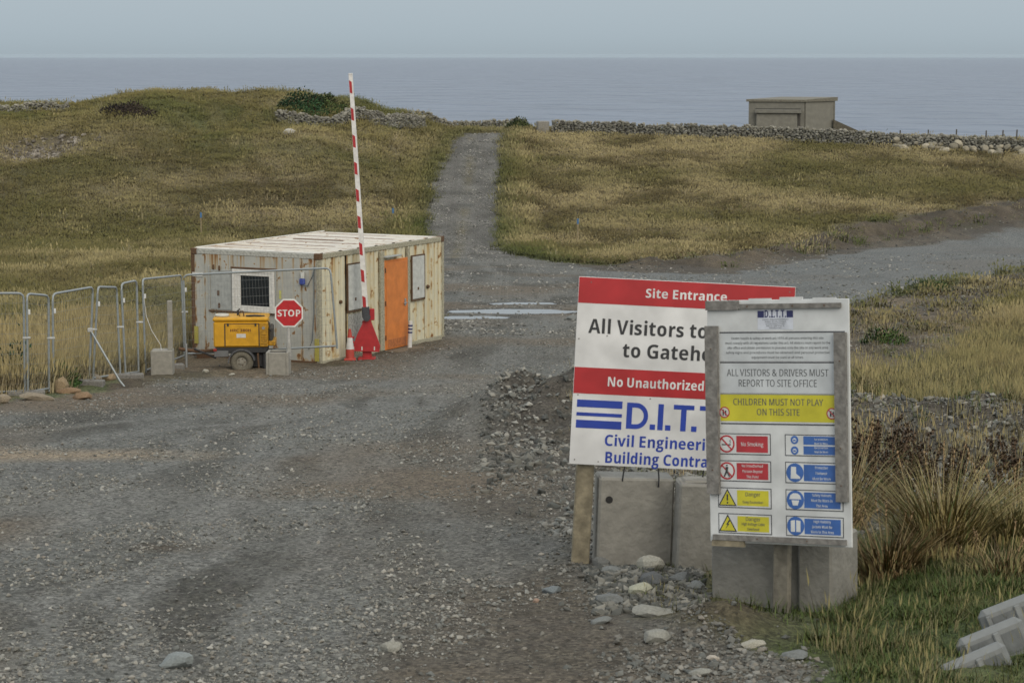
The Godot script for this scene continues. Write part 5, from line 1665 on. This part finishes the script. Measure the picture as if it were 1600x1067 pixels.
func pictogram(parent: Node3D, at: Vector2, r: float, face: Material, rim: Material, slash: bool) -> MeshInstance3D:
	# local origin is the middle of the disc
	var b := MB.new()
	b.lathe([Vector2(0.0, 0.0036), Vector2(r, 0.0036), Vector2(r, 0.0026)], Vector3.ZERO, Vector3.BACK, 32)
	var o := part("pictogram", b.mesh(), face, parent, Transform3D(Basis.IDENTITY, Vector3(at.x, at.y, 0.0005)))
	if slash:
		var g := MB.new()
		g.lathe([Vector2(r * 0.82, 0.0040), Vector2(r * 1.02, 0.0040), Vector2(r * 1.02, 0.0026)], Vector3.ZERO, Vector3.BACK, 32)
		part("ring", g.mesh(), rim, o)
		part("slash", box_mesh(Vector3(-r * 0.85, -r * 0.085, 0.0052), Vector3(r * 0.85, r * 0.085, 0.0058)), rim, o, Transform3D(Basis(Vector3.BACK, -PI / 4), Vector3.ZERO))
	return o


func logo_letters(parent: Node3D, x: float, y: float, h: float, m: Material) -> void:
	# plain grotesque capitals D . I . T . T . set one by one
	var w := h * 0.205
	var arc := func(r: float, inner: bool) -> PackedVector2Array:
		var p := PackedVector2Array()
		for k in 17:
			var a := lerpf(-PI / 2, PI / 2, k / 16.0)
			p.append(Vector2(h * (0.36 if not inner else 0.36) + cos(a) * r * 0.92, h * 0.5 + sin(a) * r))
		return p
	for c in "D.I.T.T.":
		var b := MB.new()
		if c == "D":
			var o: PackedVector2Array = arc.call(h * 0.5, false)
			var i: PackedVector2Array = arc.call(h * 0.5 - w * 0.88, true)
			o.append(Vector2(w, h)); o.insert(0, Vector2(w, 0))
			i.append(Vector2(w, h - w * 0.88)); i.insert(0, Vector2(w, w * 0.88))
			b.box(Vector3(0, 0, 0.0005), Vector3(w, h, 0.0025))
			for k in o.size() - 1:
				b.prism(PackedVector2Array([o[k], o[k + 1], i[k + 1], i[k]]), 0.0005, 0.0025)
			part("lettering", b.mesh(), m, parent, Transform3D(Basis.IDENTITY, Vector3(x, y, 0)))
			x += h * 0.90
		elif c == ".":
			b.box(Vector3(0, 0, 0.0005), Vector3(w, w, 0.0025))
			part("lettering", b.mesh(), m, parent, Transform3D(Basis.IDENTITY, Vector3(x, y, 0)))
			x += w + h * 0.085
		elif c == "I":
			b.box(Vector3(0, 0, 0.0005), Vector3(w, h, 0.0025))
			part("lettering", b.mesh(), m, parent, Transform3D(Basis.IDENTITY, Vector3(x, y, 0)))
			x += w + h * 0.09
		else:
			b.prism(PackedVector2Array([Vector2(0, h), Vector2(h * 0.78, h), Vector2(h * 0.78, h - w * 0.85), Vector2(h * 0.39 + w * 0.5, h - w * 0.85), Vector2(h * 0.39 + w * 0.5, 0), Vector2(h * 0.39 - w * 0.5, 0), Vector2(h * 0.39 - w * 0.5, h - w * 0.85), Vector2(0, h - w * 0.85)]), 0.0005, 0.0025)
			part("lettering", b.mesh(), m, parent, Transform3D(Basis.IDENTITY, Vector3(x, y, 0)))
			x += h * 0.70


# ================================================================ loose rocks
func build_rocks() -> void:
	var tan_r := Color(0.33, 0.25, 0.15)
	var orange := Color(0.27, 0.180, 0.105)
	var grey := Color(0.20, 0.215, 0.21)
	var pale := Color(0.40, 0.39, 0.33)
	var pink := Color(0.36, 0.26, 0.20)
	var slate := Color(0.115, 0.125, 0.13)
	# x, z, width, height, depth, colour, label
	var L := [
		[-8.98, -45.4, 0.26, 0.36, 0.22, tan_r, "upright tan rock propped at the foot of the fence"],
		[-8.80, -45.1, 0.42, 0.16, 0.25, orange, "long orange brown rock lying in front of the upright tan rock"],
		[-8.95, -42.75, 0.58, 0.17, 0.3, tan_r.lerp(grey, 0.4), "long flat tan boulder under the left fence panel"],
		[-8.18, -43.3, 0.36, 0.17, 0.25, orange, "orange brown rock alone on the gravel in front of the fence"],
		[-9.40, -42.0, 0.28, 0.2, 0.25, tan_r.lerp(grey, 0.3), "tan rock at the left end of the fence foot"],
		[-8.55, -48.3, 0.3, 0.16, 0.25, tan_r, "tan stone behind the bottom rail beside the strut"],
		[-8.75, -47.6, 0.34, 0.2, 0.25, tan_r.lerp(grey, 0.5), "greyish stone in the weeds left of the strut"],
		[1.28, -20.9, 0.24, 0.17, 0.18, pale, "pale pinkish rock highest on the rubble below the entrance board"],
		[1.14, -20.1, 0.20, 0.12, 0.16, Color(0.40, 0.41, 0.32), "pale greenish angular rock on the rubble beside the dark stone"],
		[1.25, -20.35, 0.17, 0.14, 0.18, slate, "dark slate stone between the pale rocks on the rubble"],
		[1.20, -19.2, 0.34, 0.10, 0.24, grey.lerp(pale, 0.45), "large flat grey slab lying below the rubble heap"],
		[0.86, -19.8, 0.23, 0.10, 0.18, grey.lerp(slate, 0.4), "grey slab at the left foot of the rubble"],
		[0.92, -20.9, 0.22, 0.09, 0.16, grey, "low grey stone at the upper left of the rubble"],
		[1.52, -20.5, 0.20, 0.12, 0.16, slate.lerp(grey, 0.5), "dark grey stone under the corner of the half hidden block"],
		[1.66, -20.3, 0.15, 0.10, 0.14, grey, "small grey stone at the right end of the rubble"],
		[0.86, -21.75, 0.16, 0.12, 0.12, slate.lerp(pale, 0.2), "pointed dark stone against the foot of the wooden post"],
		[1.17, -18.1, 0.20, 0.12, 0.16, grey.lerp(pale, 0.5), "rounded pale grey stone on the gravel below the flat slab"],
		[1.91, -17.85, 0.17, 0.07, 0.12, pale, "flat whitish stone on the dark soil near the grass"],
		[1.55, -17.35, 0.09, 0.05, 0.08, Color(0.48, 0.44, 0.38), "small white pebble on the dark soil"],
		[2.2, -17.5, 0.2, 0.06, 0.14, grey, "flat grey stone half sunk by the grass edge"],
		[0.21, -19.95, 0.06, 0.045, 0.05, pink, "small pink pebble on the gravel left of the rubble"],
		[0.36, -20.35, 0.16, 0.07, 0.12, grey.lerp(Color(0.15, 0.19, 0.22), 0.5), "bluish grey flat stone on the gravel left of the rubble"],
		[-2.55, -17.1, 0.24, 0.12, 0.2, Color(0.25, 0.28, 0.28), "bluish grey stone alone in the near gravel on the left"],
		[-0.95, -17.7, 0.16, 0.10, 0.14, pale.lerp(grey, 0.4), "pale stone in the near gravel at the centre"],
		[0.75, -18.95, 0.17, 0.06, 0.13, grey, "thin grey slate lying left of the large flat slab"],
		[1.4, -16.8, 0.15, 0.06, 0.12, pale.lerp(grey, 0.5), "pale flat stone nearest the bottom edge of the gravel"],
		[-6.8, -50.5, 0.14, 0.10, 0.12, pale, "pale stone on the soil left of the compressor wheel"],
		[-6.1, -49.6, 0.12, 0.06, 0.1, pale, "small pale stone on the soil in front of the compressor wheel"],
		[-14.1, -145.5, 0.8, 0.42, 0.6, Color(0.55, 0.53, 0.47), "whitish boulder in the grass below the short stone wall"],
		[1.73, -65.3, 0.3, 0.16, 0.25, grey, "grey stone beside the puddles"],
	]
	var shapes := []
	for k in 8: shapes.append(rock_mesh(700 + k * 3, 0.4))
	for k in L.size():
		var q: Array = L[k]
		var o := part("rock", shapes[k % 8], mat("rock_%d" % k, q[5], 0.9, 0.0, "mottle_strong", 1.1, 0.8), self)
		tag(o, q[6], "rock")
		o.transform = Transform3D(Basis.from_euler(Vector3(rng.randf_range(-0.2, 0.2), rng.randf_range(-0.5, 0.5), rng.randf_range(-0.2, 0.2))).scaled_local(Vector3(q[2], q[3], q[4]) * 1.18), on_ground(q[0], q[1], q[3] * 0.32))


func build_stakes() -> void:
	var L := [[-16.66, -123.1, 1.15, "blue topped wooden survey stake in the left field behind the cabin roof"], [3.45, -120.4, 1.2, "blue topped wooden survey stake in the right field by the track"], [-6.6, -127.5, 0.75, "short blue survey stake in the grass left of the track"]]
	for q in L:
		var o := thing("survey_stake", q[3], "stake", on_ground(q[0], q[1]), 0.3, "survey stakes in the fields")
		part("stake", box_mesh(Vector3(-0.03, -0.2, -0.03), Vector3(0.03, q[2], 0.03), 0.004), mat("stake_wood", Color(0.28, 0.23, 0.14), 0.9), o)
		part("blue_top", box_mesh(Vector3(-0.05, q[2] - 0.08, -0.036), Vector3(0.05, q[2] + 0.20, 0.036), 0.006), mat("stake_blue", Color(0.05, 0.15, 0.32), 0.6), o)


# ================================================================ plants
func blade(b: MB, p: Vector3, dir: Vector3, h: float, w: float, bend: float, c: Color, segs := 3) -> void:
	var sd := Vector3(-dir.z, 0, dir.x)
	b.col = c
	var last := p
	var lw := w
	for k in segs:
		var t := (k + 1.0) / segs
		var q := p + Vector3(0, h * (t - 0.18 * bend * t * t), 0) + dir * (bend * h * t * t)
		var nw := w * (1.0 - t * t) if k < segs - 1 else 0.0
		var nn := (Vector3(0, 0.75, 0) + dir * 0.5).normalized()
		if nw > 0.0:
			b.tri(last - sd * lw, last + sd * lw, q + sd * nw, nn, nn, nn)
			b.tri(last - sd * lw, q + sd * nw, q - sd * nw, nn, nn, nn)
		else:
			b.tri(last - sd * lw, last + sd * lw, q, nn, nn, nn)
		last = q
		lw = nw
	b.col = Color.WHITE


func tuft_mesh(sd: int, n: int, h: float, w: float, spread: float, bend: float, heads: float) -> ArrayMesh:
	var r := RandomNumberGenerator.new()
	r.seed = sd
	var b := MB.new()
	for k in n:
		var a := r.randf() * TAU
		var p := Vector3(cos(a), 0, sin(a)) * spread * sqrt(r.randf())
		var ang := a + r.randf_range(-1.0, 1.0)
		var hh := h * r.randf_range(0.55, 1.1)
		var v := r.randf_range(0.78, 1.15)
		var d := Vector3(cos(ang), 0, sin(ang))
		var bd := bend * r.randf_range(0.3, 1.2)
		blade(b, p - Vector3(0, 0.03, 0), d, hh, w * r.randf_range(0.7, 1.2), bd, Color(v, v * r.randf_range(0.95, 1.03), v * 0.96), 2)
		if r.randf() < heads:
			var t := p + Vector3(0, hh * (1.0 - 0.18 * bd), 0) + d * bd * hh
			b.col = Color(1.15, 1.0, 0.85)
			var s2 := Vector3(-d.z, 0, d.x) * w * 1.5
			b.tri(t - s2, t + s2, t + Vector3(0, h * 0.22, 0) + d * 0.04, d, d, d)
			b.tri(t - s2, t + s2, t - Vector3(0, h * 0.10, 0), d, d, d)
			b.col = Color.WHITE
	return b.mesh()


func build_plants() -> void:
	var gm := vmat("plant_leaf", 0.85, 0.25)
	# big rough grass clumps by the safety board
	var L := [
		[4.05, -21.2, 1.00, 1050, 0.50, 1, "tall tawny grass clump, the biggest of the near clumps"],
		[3.45, -20.6, 0.60, 620, 0.40, 0, "rusty brown grass clump right beside the safety notice board"],
		[4.75, -21.6, 0.72, 560, 0.40, 1, "tawny grass clump toward the right edge above the fence feet"],
		[3.45, -23.8, 1.00, 420, 0.36, 2, "dead straw coloured grass clump showing above the safety board's edge"],
		[3.10, -21.4, 0.55, 380, 0.30, 3, "green grass clump growing against the safety board's block"],
		[5.15, -22.4, 0.42, 420, 0.42, 3, "green grass clump at the right edge below the ditch"],
		[4.35, -19.9, 0.36, 420, 0.40, 0, "low rusty grass clump just above the highest fence foot"]]
	var pal := [[Color(0.215, 0.14, 0.075), Color(0.28, 0.215, 0.10)], [Color(0.40, 0.325, 0.155), Color(0.25, 0.215, 0.085)], [Color(0.36, 0.285, 0.15), Color(0.26, 0.20, 0.10)], [Color(0.085, 0.14, 0.035), Color(0.15, 0.165, 0.05)]]
	for q in L:
		var o := thing("grass_clump", q[6], "grass clump", on_ground(q[0], q[1]), 0.0, "rough grass clumps by the safety board")
		var b := MB.new()
		for k in q[3]:
			var a := rng.randf() * TAU
			var rad: float = q[4] * 0.62 * sqrt(rng.randf())
			var p := Vector3(cos(a) * rad * 1.25, 0, sin(a) * rad)
			p.y = height(q[0] + p.x, q[1] + p.z) - o.position.y - 0.03
			var d := Vector3(cos(a + rng.randf_range(-0.6, 0.6)), 0, sin(a + rng.randf_range(-0.6, 0.6))).normalized()
			var c: Color = pal[q[5]][0].lerp(pal[q[5]][1], rng.randf())
			if rng.randf() < 0.22: c = Color(0.085, 0.115, 0.04)
			if rng.randf() < 0.15: c = Color(0.10, 0.065, 0.035)
			if rng.randf() < 0.10: c = Color(0.40, 0.33, 0.18)
			blade(b, p, d, q[2] * rng.randf_range(0.4, 1.12), rng.randf_range(0.003, 0.0065), rng.randf_range(0.15, 0.5) + 1.1 * rad / float(q[4]), c * rng.randf_range(0.8, 1.15), 4)
		part("blades", b.mesh(), gm, o)
		var st := MB.new()
		for k in 7:
			var a := rng.randf() * TAU
			var p := Vector3(cos(a), 0, sin(a)) * float(q[4]) * 0.5 * rng.randf()
			var hh: float = q[2] * rng.randf_range(0.9, 1.3)
			var tip := p + Vector3(cos(a) * 0.22, hh, sin(a) * 0.22)
			st.col = Color(0.36, 0.29, 0.16)
			st.tube([p, p.lerp(tip, 0.6) + Vector3(0, 0.05, 0), tip], 0.004, 0.002, 4, false)
			for i in 8:
				var t := tip.lerp(p, i * 0.022)
				blade(st, t, Vector3(rng.randf_range(-1, 1), 0, rng.randf_range(-1, 1)).normalized(), 0.05, 0.007, 0.5, Color(0.34, 0.24, 0.14), 2)
		part("seed_stalks", st.mesh(), gm, o)
	# dead docks with dark brown seed heads
	var D := [[3.9, -24.6, 1.05, "dead dock with dark brown seed heads nearest the safety board"], [4.4, -25.4, 1.0, "dead dock with dark brown seed heads behind the biggest grass clump"], [4.85, -25.8, 0.8, "shorter dead dock on the ditch side of the biggest grass clump"], [4.15, -25.9, 1.1, "thin tall dead dock standing farthest back by the gravel ditch"], [5.75, -25.2, 0.75, "dead dock with brown seed heads at the right edge on bare gravel"], [5.95, -26.4, 0.8, "dead dock at the right edge farther back on the gravel"]]
	for q in D:
		var o := thing("dock_plant", q[3], "dock plant", on_ground(q[0], q[1]), 0.0, "dead docks by the ditch")
		var stem := MB.new()
		var seed := MB.new()
		for k in 15:
			var a := rng.randf() * TAU
			var p := Vector3(cos(a), 0, sin(a)) * 0.16
			var tip := p + Vector3(cos(a) * rng.randf_range(0.05, 0.35), float(q[2]) * rng.randf_range(0.45, 1.0), sin(a) * rng.randf_range(0.1, 0.45))
			stem.col = Color(0.16, 0.10, 0.06)
			stem.tube([p, p.lerp(tip, 0.5) + Vector3(0, 0.04, 0), tip], 0.007, 0.003, 5, false)
			for i in 70:
				var t := p.lerp(tip, rng.randf_range(0.5, 1.0)) + Vector3(rng.randf_range(-0.035, 0.035), rng.randf_range(-0.02, 0.02), rng.randf_range(-0.035, 0.035))
				blade(seed, t, Vector3(rng.randf_range(-1, 1), 0, rng.randf_range(-1, 1)).normalized(), rng.randf_range(0.025, 0.055), 0.015, 0.6, Color(0.095, 0.070, 0.048) * rng.randf_range(0.7, 1.6), 2)
			for i in 5:
				var t := p.lerp(tip, rng.randf_range(0.05, 0.5))
				blade(seed, t, Vector3(rng.randf_range(-1, 1), 0, rng.randf_range(-1, 1)).normalized(), 0.14, 0.022, 1.0, Color(0.17, 0.13, 0.06), 3)
		part("stems", stem.mesh(), gm, o)
		part("seed_heads", seed.mesh(), gm, o)
	# leafy plants: the green weed by the fence, shrubs on the mound
	var S := [
		[-9.85, -45.6, 0.55, 0.95, Color(0.035, 0.075, 0.035), "green thistle growing behind the left fence panel", "thistle"],
		[-9.25, -46.6, 0.45, 0.5, Color(0.05, 0.09, 0.03), "low green weeds behind the narrow fence panel", "weed"],
		[-24.6, -148.0, 2.0, 0.9, Color(0.060, 0.048, 0.040), "dark brown heathery shrub on the left skyline", "shrub"],
		[-13.9, -154.0, 1.8, 1.2, Color(0.040, 0.085, 0.038), "dark green bush on top of the mound above the short wall", "shrub"],
		[-12.4, -155.0, 1.5, 0.8, Color(0.075, 0.105, 0.04), "lighter green low bush right of the dark green bush", "shrub"],
		[0.5, -168.4, 1.1, 0.75, Color(0.075, 0.095, 0.04), "olive bush by the bend at the top of the track", "shrub"],
		[14.6, -80.0, 0.9, 0.45, Color(0.045, 0.085, 0.028), "green rush tuft on the bare ground right of the road", "rush tuft"],
		[9.4, -57.6, 0.6, 0.4, Color(0.055, 0.095, 0.03), "small green rush tuft on the rough ground behind the safety board", "rush tuft"]]
	for q in S:
		var o := thing(["thistle", "weed_plant", "heather_shrub", "green_bush", "green_bush", "olive_bush", "rush_tuft", "rush_tuft"][S.find(q)], q[5], q[6], on_ground(q[0], q[1]))
		var b := MB.new()
		var R: float = q[2]
		var H: float = q[3]
		var n := 1500 if R > 0.9 else 420
		var big := R > 0.9
		for k in n:
			var a := rng.randf() * TAU
			var rr := sqrt(rng.randf())
			var lump := 0.65 + 0.5 * nB.get_noise_2d(cos(a) * rr * 3.0 + q[0], sin(a) * rr * 3.0)
			var y := H * rng.randf_range(0.05, 1.0) * lump * sqrt(maxf(0.05, 1.0 - rr * rr)) * 1.5
			var gx := cos(a) * rr * R
			var gz := sin(a) * rr * R * 0.7
			var p := Vector3(gx, height(q[0] + gx, q[1] + gz) - o.position.y + y, gz)
			blade(b, p, Vector3(cos(a + rng.randf()), 0, sin(a + rng.randf())), (0.16 if big else 0.10), (0.045 if big else 0.02), rng.randf_range(0.3, 1.2), q[4] * rng.randf_range(0.55, 1.7), 2)
		part("foliage", b.mesh(), gm, o)
		var st := MB.new()
		st.col = Color(0.09, 0.065, 0.04)
		for k in 6:
			var a := TAU * k / 6.0
			st.tube([Vector3(0, -0.05, 0), Vector3(cos(a) * R * 0.3, H * 0.4, sin(a) * R * 0.25), Vector3(cos(a) * R * 0.5, H * 0.8, sin(a) * R * 0.35)], 0.03 if big else 0.01, 0.01 if big else 0.004, 5, false)
		part("stem", st.mesh(), gm, o)


func fence_line(d: float) -> float:
	var zs := [38.0, 42.2, 44.4, 45.2, 47.4, 49.0, 50.0, 54.0, 56.0]
	var xs := [-14.0, -12.6, -9.5, -9.2, -8.75, -8.45, -8.25, -7.85, -7.6]
	for k in range(1, zs.size()):
		if d < zs[k]: return lerpf(xs[k - 1], xs[k], clampf((d - zs[k - 1]) / (zs[k] - zs[k - 1]), 0.0, 1.0))
	return -7.6


func build_grass() -> void:
	var gm := vmat("grass_blade", 0.9, 0.22)
	# far field sward
	var kinds := [tuft_mesh(21, 16, 0.22, 0.016, 0.36, 0.6, 0.4), tuft_mesh(22, 16, 0.36, 0.013, 0.26, 0.6, 0.6), tuft_mesh(23, 18, 0.14, 0.018, 0.38, 0.8, 0.1)]
	var xf := [[], [], []]
	var cl := [PackedColorArray(), PackedColorArray(), PackedColorArray()]
	var N := 110000
	for k in N:
		var d := sqrt(lerpf(60.0 * 60.0, 173.0 * 173.0, rng.randf()))
		var x := rng.randf_range(-1.0, 1.0) * (0.236 * d + 2.0)
		var g := gravel_at(x, -d)
		if g > 0.42 and not (d > 100.0 and g < 0.75 and rng.randf() < 0.25): continue
		var so := soil_at(x, -d)
		if so > 0.25 and rng.randf() > (0.03 + 0.10 * maxf(0.0, nB.get_noise_2d(x * 0.8, -d * 0.8)) if x - (d - 93.0) * 0.55 < 15.0 else 0.05 + 0.6 * maxf(0.0, nB.get_noise_2d(x * 0.7, -d * 0.5))): continue
		if d < 66.0 and x < -2.0 and x > -9.0 and d < 61.0: continue
		if x < -22.0 and Vector2((x + 29.2) / 2.8, (d - 142.0) / 2.0).length() < 1.0 and rng.randf() < 0.8: continue
		var t := nA.get_noise_2d(x * 2.4, -d * 2.4)
		var edge := sample(mask_g, x + 1.6, -d) + sample(mask_g, x - 1.6, -d)
		var q := 1 if (rng.randf() < 0.35 + t * 0.5 or (edge > 0.5 and d > 110.0)) else (0 if rng.randf() < 0.6 else 2)
		var s := rng.randf_range(0.75, 1.3)
		if edge > 0.5 and d > 110.0 and g < 0.05: s *= 1.35
		var tus := d > 84.0 and rng.randf() < 0.025
		if tus: s *= rng.randf_range(1.25, 1.7)
		var col := grass_tone(x, -d, rng.randf())
		if tus: col = col.lerp(Color(0.36, 0.31, 0.19) if rng.randf() < 0.45 else Color(0.10, 0.11, 0.05), 0.5)
		xf[q].append(Transform3D(Basis(Vector3.UP, rng.randf() * TAU).scaled(Vector3(s * 1.15, s, s * 1.15)), on_ground(x, -d, -0.02)))
		cl[q].append(col * rng.randf_range(0.95, 1.10))
	for q in 3:
		scatter("field_grass", kinds[q], gm, xf[q], cl[q], null, ["short tawny grass covering the coastal field", "taller seeding grass across the field and along the track", "low matted grass in the field"][q], "grass")
	# nearer rough grass: behind the fence and to the right of the boards
	var near := [tuft_mesh(31, 26, 0.42, 0.0042, 0.18, 0.6, 0.5), tuft_mesh(32, 26, 0.20, 0.0045, 0.15, 0.8, 0.0)]
	xf = [[], []]
	cl = [PackedColorArray(), PackedColorArray()]
	for k in 60000:
		var d := rng.randf_range(16.0, 66.0)
		var x := rng.randf_range(-1.0, 1.0) * (0.236 * d + 1.0)
		if x > -5.0 and x < 1.2: continue
		var g := gravel_at(x, -d)
		if g > 0.35: continue
		if x < 0.0 and (d < 40.0 or d > 59.5 + 5.0 * nA.get_noise_2d(x * 6.0, d * 4.0)): continue
		if x < 0.0 and d < 56.0 and x > fence_line(d) - 0.15: continue
		if x > 3.1 and x < 4.3 and d < 17.3 and d > 16.3 and rng.randf() < 0.8: continue
		var so := soil_at(x, -d)
		if so > 0.3 and rng.randf() > 0.10: continue
		if x < 0.0 and x > -8.2 and d > 47.0 and d < 61.0: continue
		if x < 0.0 and x > -8.9 and d > 43.0 and d < 50.0 and rng.randf() < 0.6: continue
		if x > 0.0 and d < 21.5 and x < 2.5 + 0.25 * nB.get_noise_2d(x * 3.0, d * 3.0) and rng.randf() < 0.93: continue
		if x > 0.0 and d > 21.0 and d < 24.0 and x < 3.2 and rng.randf() < 0.85: continue
		var t := nB.get_noise_2d(x * 0.8, -d * 0.5)
		var tall := rng.randf() < (0.35 + t * 0.9 if x > 0.0 else 0.85)
		if x > 0.0 and d < 30.0: tall = rng.randf() < (0.03 if d > 20.0 else 0.02 + 0.25 * maxf(0.0, t))
		if x > 0.0 and d > 39.0 and d < 62.0 and x < 10.0 and rng.randf() < 0.55 + t: continue
		var q := 0 if tall else 1
		var s := rng.randf_range(0.7, 1.35) * (1.35 if x < 0.0 else 1.0)
		if x > 0.0 and d < 19.5: s *= 0.42 + 0.5 * clampf(0.4 + nC.get_noise_2d(x, d) * 1.5, 0.0, 1.0)
		elif x > 0.0 and d < 30.0: s *= 0.65
		var col := grass_tone(x, -d, rng.randf())
		if tall: col = col.lerp(Color(0.40, 0.325, 0.205), 0.6 if x < 0.0 else 0.5)
		else: col = col.lerp(Color(0.115, 0.165, 0.050) if rng.randf() < 0.7 else Color(0.21, 0.195, 0.085), 0.65)
		xf[q].append(Transform3D(Basis(Vector3.UP, rng.randf() * TAU).scaled(Vector3(s, s, s)), on_ground(x, -d, -0.01)))
		cl[q].append(col * rng.randf_range(0.8, 1.25))
	for q in 2:
		scatter("rough_grass", near[q], gm, xf[q], cl[q], null, ["tall dry seeding grass behind the fence and right of the boards", "short green grass on the near verge and rough ground"][q], "grass")


func build_gravel_stones() -> void:
	var shapes := []
	for k in 4: shapes.append(pebble_mesh(900 + k))
	var gm := vmat("gravel_stone", 0.85)
	var xf := [[], [], [], []]
	var cl := [PackedColorArray(), PackedColorArray(), PackedColorArray(), PackedColorArray()]
	for k in 210000:
		var d := 15.0 + 47.0 * pow(rng.randf(), 1.9)
		var x := rng.randf_range(-1.0, 1.0) * (0.236 * d + 0.6)
		var g := gravel_at(x, -d)
		var so := soil_at(x, -d)
		if g < 0.25 and so < 0.3 and rng.randf() > 0.03: continue
		var cn := nB.get_noise_2d(x * 1.3, -d * 0.7) + 0.5 * nA.get_noise_2d(x * 6.0, -d * 6.0)
		if rng.randf() > clampf(0.42 + cn * 1.3, 0.04, 1.0): continue
		var s := 0.009 + 0.045 * pow(rng.randf(), 6.0) + d * 0.00025
		if d > 23.0 and d < 40.0 and x > -0.4 and g < 0.6: s *= 1.9
		if d < 22.5 and x > 0.4 and x < 2.4: s *= 1.25
		var c := Color(0.125, 0.135, 0.130).lerp(Color(0.32, 0.32, 0.295), pow(rng.randf(), 2.4))
		c = c.lerp(Color(0.26, 0.20, 0.14), 0.4 * rng.randf() * rng.randf())
		if rng.randf() < 0.15: c = c * 0.65
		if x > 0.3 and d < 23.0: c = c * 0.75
		var q := k % 4
		xf[q].append(Transform3D(Basis.from_euler(Vector3(rng.randf() * 0.6, rng.randf() * TAU, rng.randf() * 0.6)).scaled_local(Vector3(s * 1.2, s * 0.75, s)), on_ground(x, -d, fine(x, -d) + s * 0.15)))
		cl[q].append(c)
	for k in 42000:
		var d := 60.0 + 106.0 * pow(rng.randf(), 1.2)
		var x := lerpf(-5.2, 0.4, rng.randf()) if d > 112.0 else rng.randf_range(-4.5, 5.0 + maxf(0.0, d - 60.0) * 0.55)
		var g := gravel_at(x, -d)
		if g < 0.3: continue
		if rng.randf() > clampf(0.35 + nB.get_noise_2d(x * 0.9, -d * 0.5) * 1.5, 0.05, 1.0): continue
		var s := 0.022 + 0.09 * pow(rng.randf(), 4.0) + d * 0.00015
		var q := k % 4
		xf[q].append(Transform3D(Basis.from_euler(Vector3(rng.randf() * 0.6, rng.randf() * TAU, rng.randf() * 0.6)).scaled_local(Vector3(s * 1.3, s * 0.7, s)), on_ground(x, -d, s * 0.12)))
		cl[q].append(Color(0.10, 0.103, 0.097).lerp(Color(0.33, 0.325, 0.30), pow(rng.randf(), 2.0)))
	# rubble on the bank behind the boards, the ditch and the road edges
	for k in 12000:
		var pick := rng.randf()
		var x := 0.0
		var z := 0.0
		if pick < 0.6:
			x = rng.randf_range(-0.5, 10.0)
			z = -rng.randf_range(24.0, 40.5)
			if soil_at(x, z) < 0.4 and not (x < 3.0 and z < -33.0): continue
			if x < 3.0 and z > -29.0 - x and rng.randf() < 0.8: continue
		elif pick < 0.8:
			x = rng.randf_range(0.7, 1.75)
			z = -rng.randf_range(19.4, 21.6)
		else:
			var t := rng.randf()
			x = lerpf(5.5, 26.0, t) + rng.randfn(0.0, 0.7)
			z = lerpf(-55.0, -104.0, t) + rng.randfn(0.0, 0.7)
			if gravel_at(x, z) > 0.6: continue
			if rng.randf() < 0.45:
				x = rng.randf_range(4.0, 34.0)
				z = -lerpf(97.0, 133.0, clampf((x - 6.0) / 24.0, 0.0, 1.0)) - rng.randf_range(-1.0, 5.0)
				if soil_at(x, z) < 0.4: continue
			if rng.randf() < 0.2:
				x = rng.randf_range(7.0, 17.0)
				z = -rng.randf_range(51.0, 84.0)
				if soil_at(x, z) < 0.4: continue
		var s := 0.04 + 0.11 * pow(rng.randf(), 2.5)
		if pick < 0.8 and pick >= 0.6: s *= 0.7
		var c := Color(0.07, 0.074, 0.070).lerp(Color(0.22, 0.215, 0.19), pow(rng.randf(), 2.4))
		var q := k % 4
		xf[q].append(Transform3D(Basis.from_euler(Vector3(rng.randf(), rng.randf() * TAU, rng.randf())).scaled_local(Vector3(s * 1.4, s * 0.7, s)), on_ground(x, z, s * 0.1)))
		cl[q].append(c)
	# the scar of stones in the left bank
	for k in 420:
		var x := -29.0 + rng.randfn(0.0, 1.5)
		var z := -142.2 + rng.randfn(0.0, 1.1)
		var s := rng.randf_range(0.1, 0.35)
		var q := k % 4
		xf[q].append(Transform3D(Basis.from_euler(Vector3(rng.randf(), rng.randf() * TAU, rng.randf())).scaled_local(Vector3(s * 1.4, s * 0.7, s)), on_ground(x, z, s * 0.1)))
		cl[q].append(Color(0.11, 0.10, 0.085).lerp(Color(0.30, 0.275, 0.24), pow(rng.randf(), 1.6)))
	for q in 4:
		scatter("gravel_stones", shapes[q], gm, xf[q], cl[q], null, "loose grey stones strewn over the gravel and the rubble banks", "gravel")
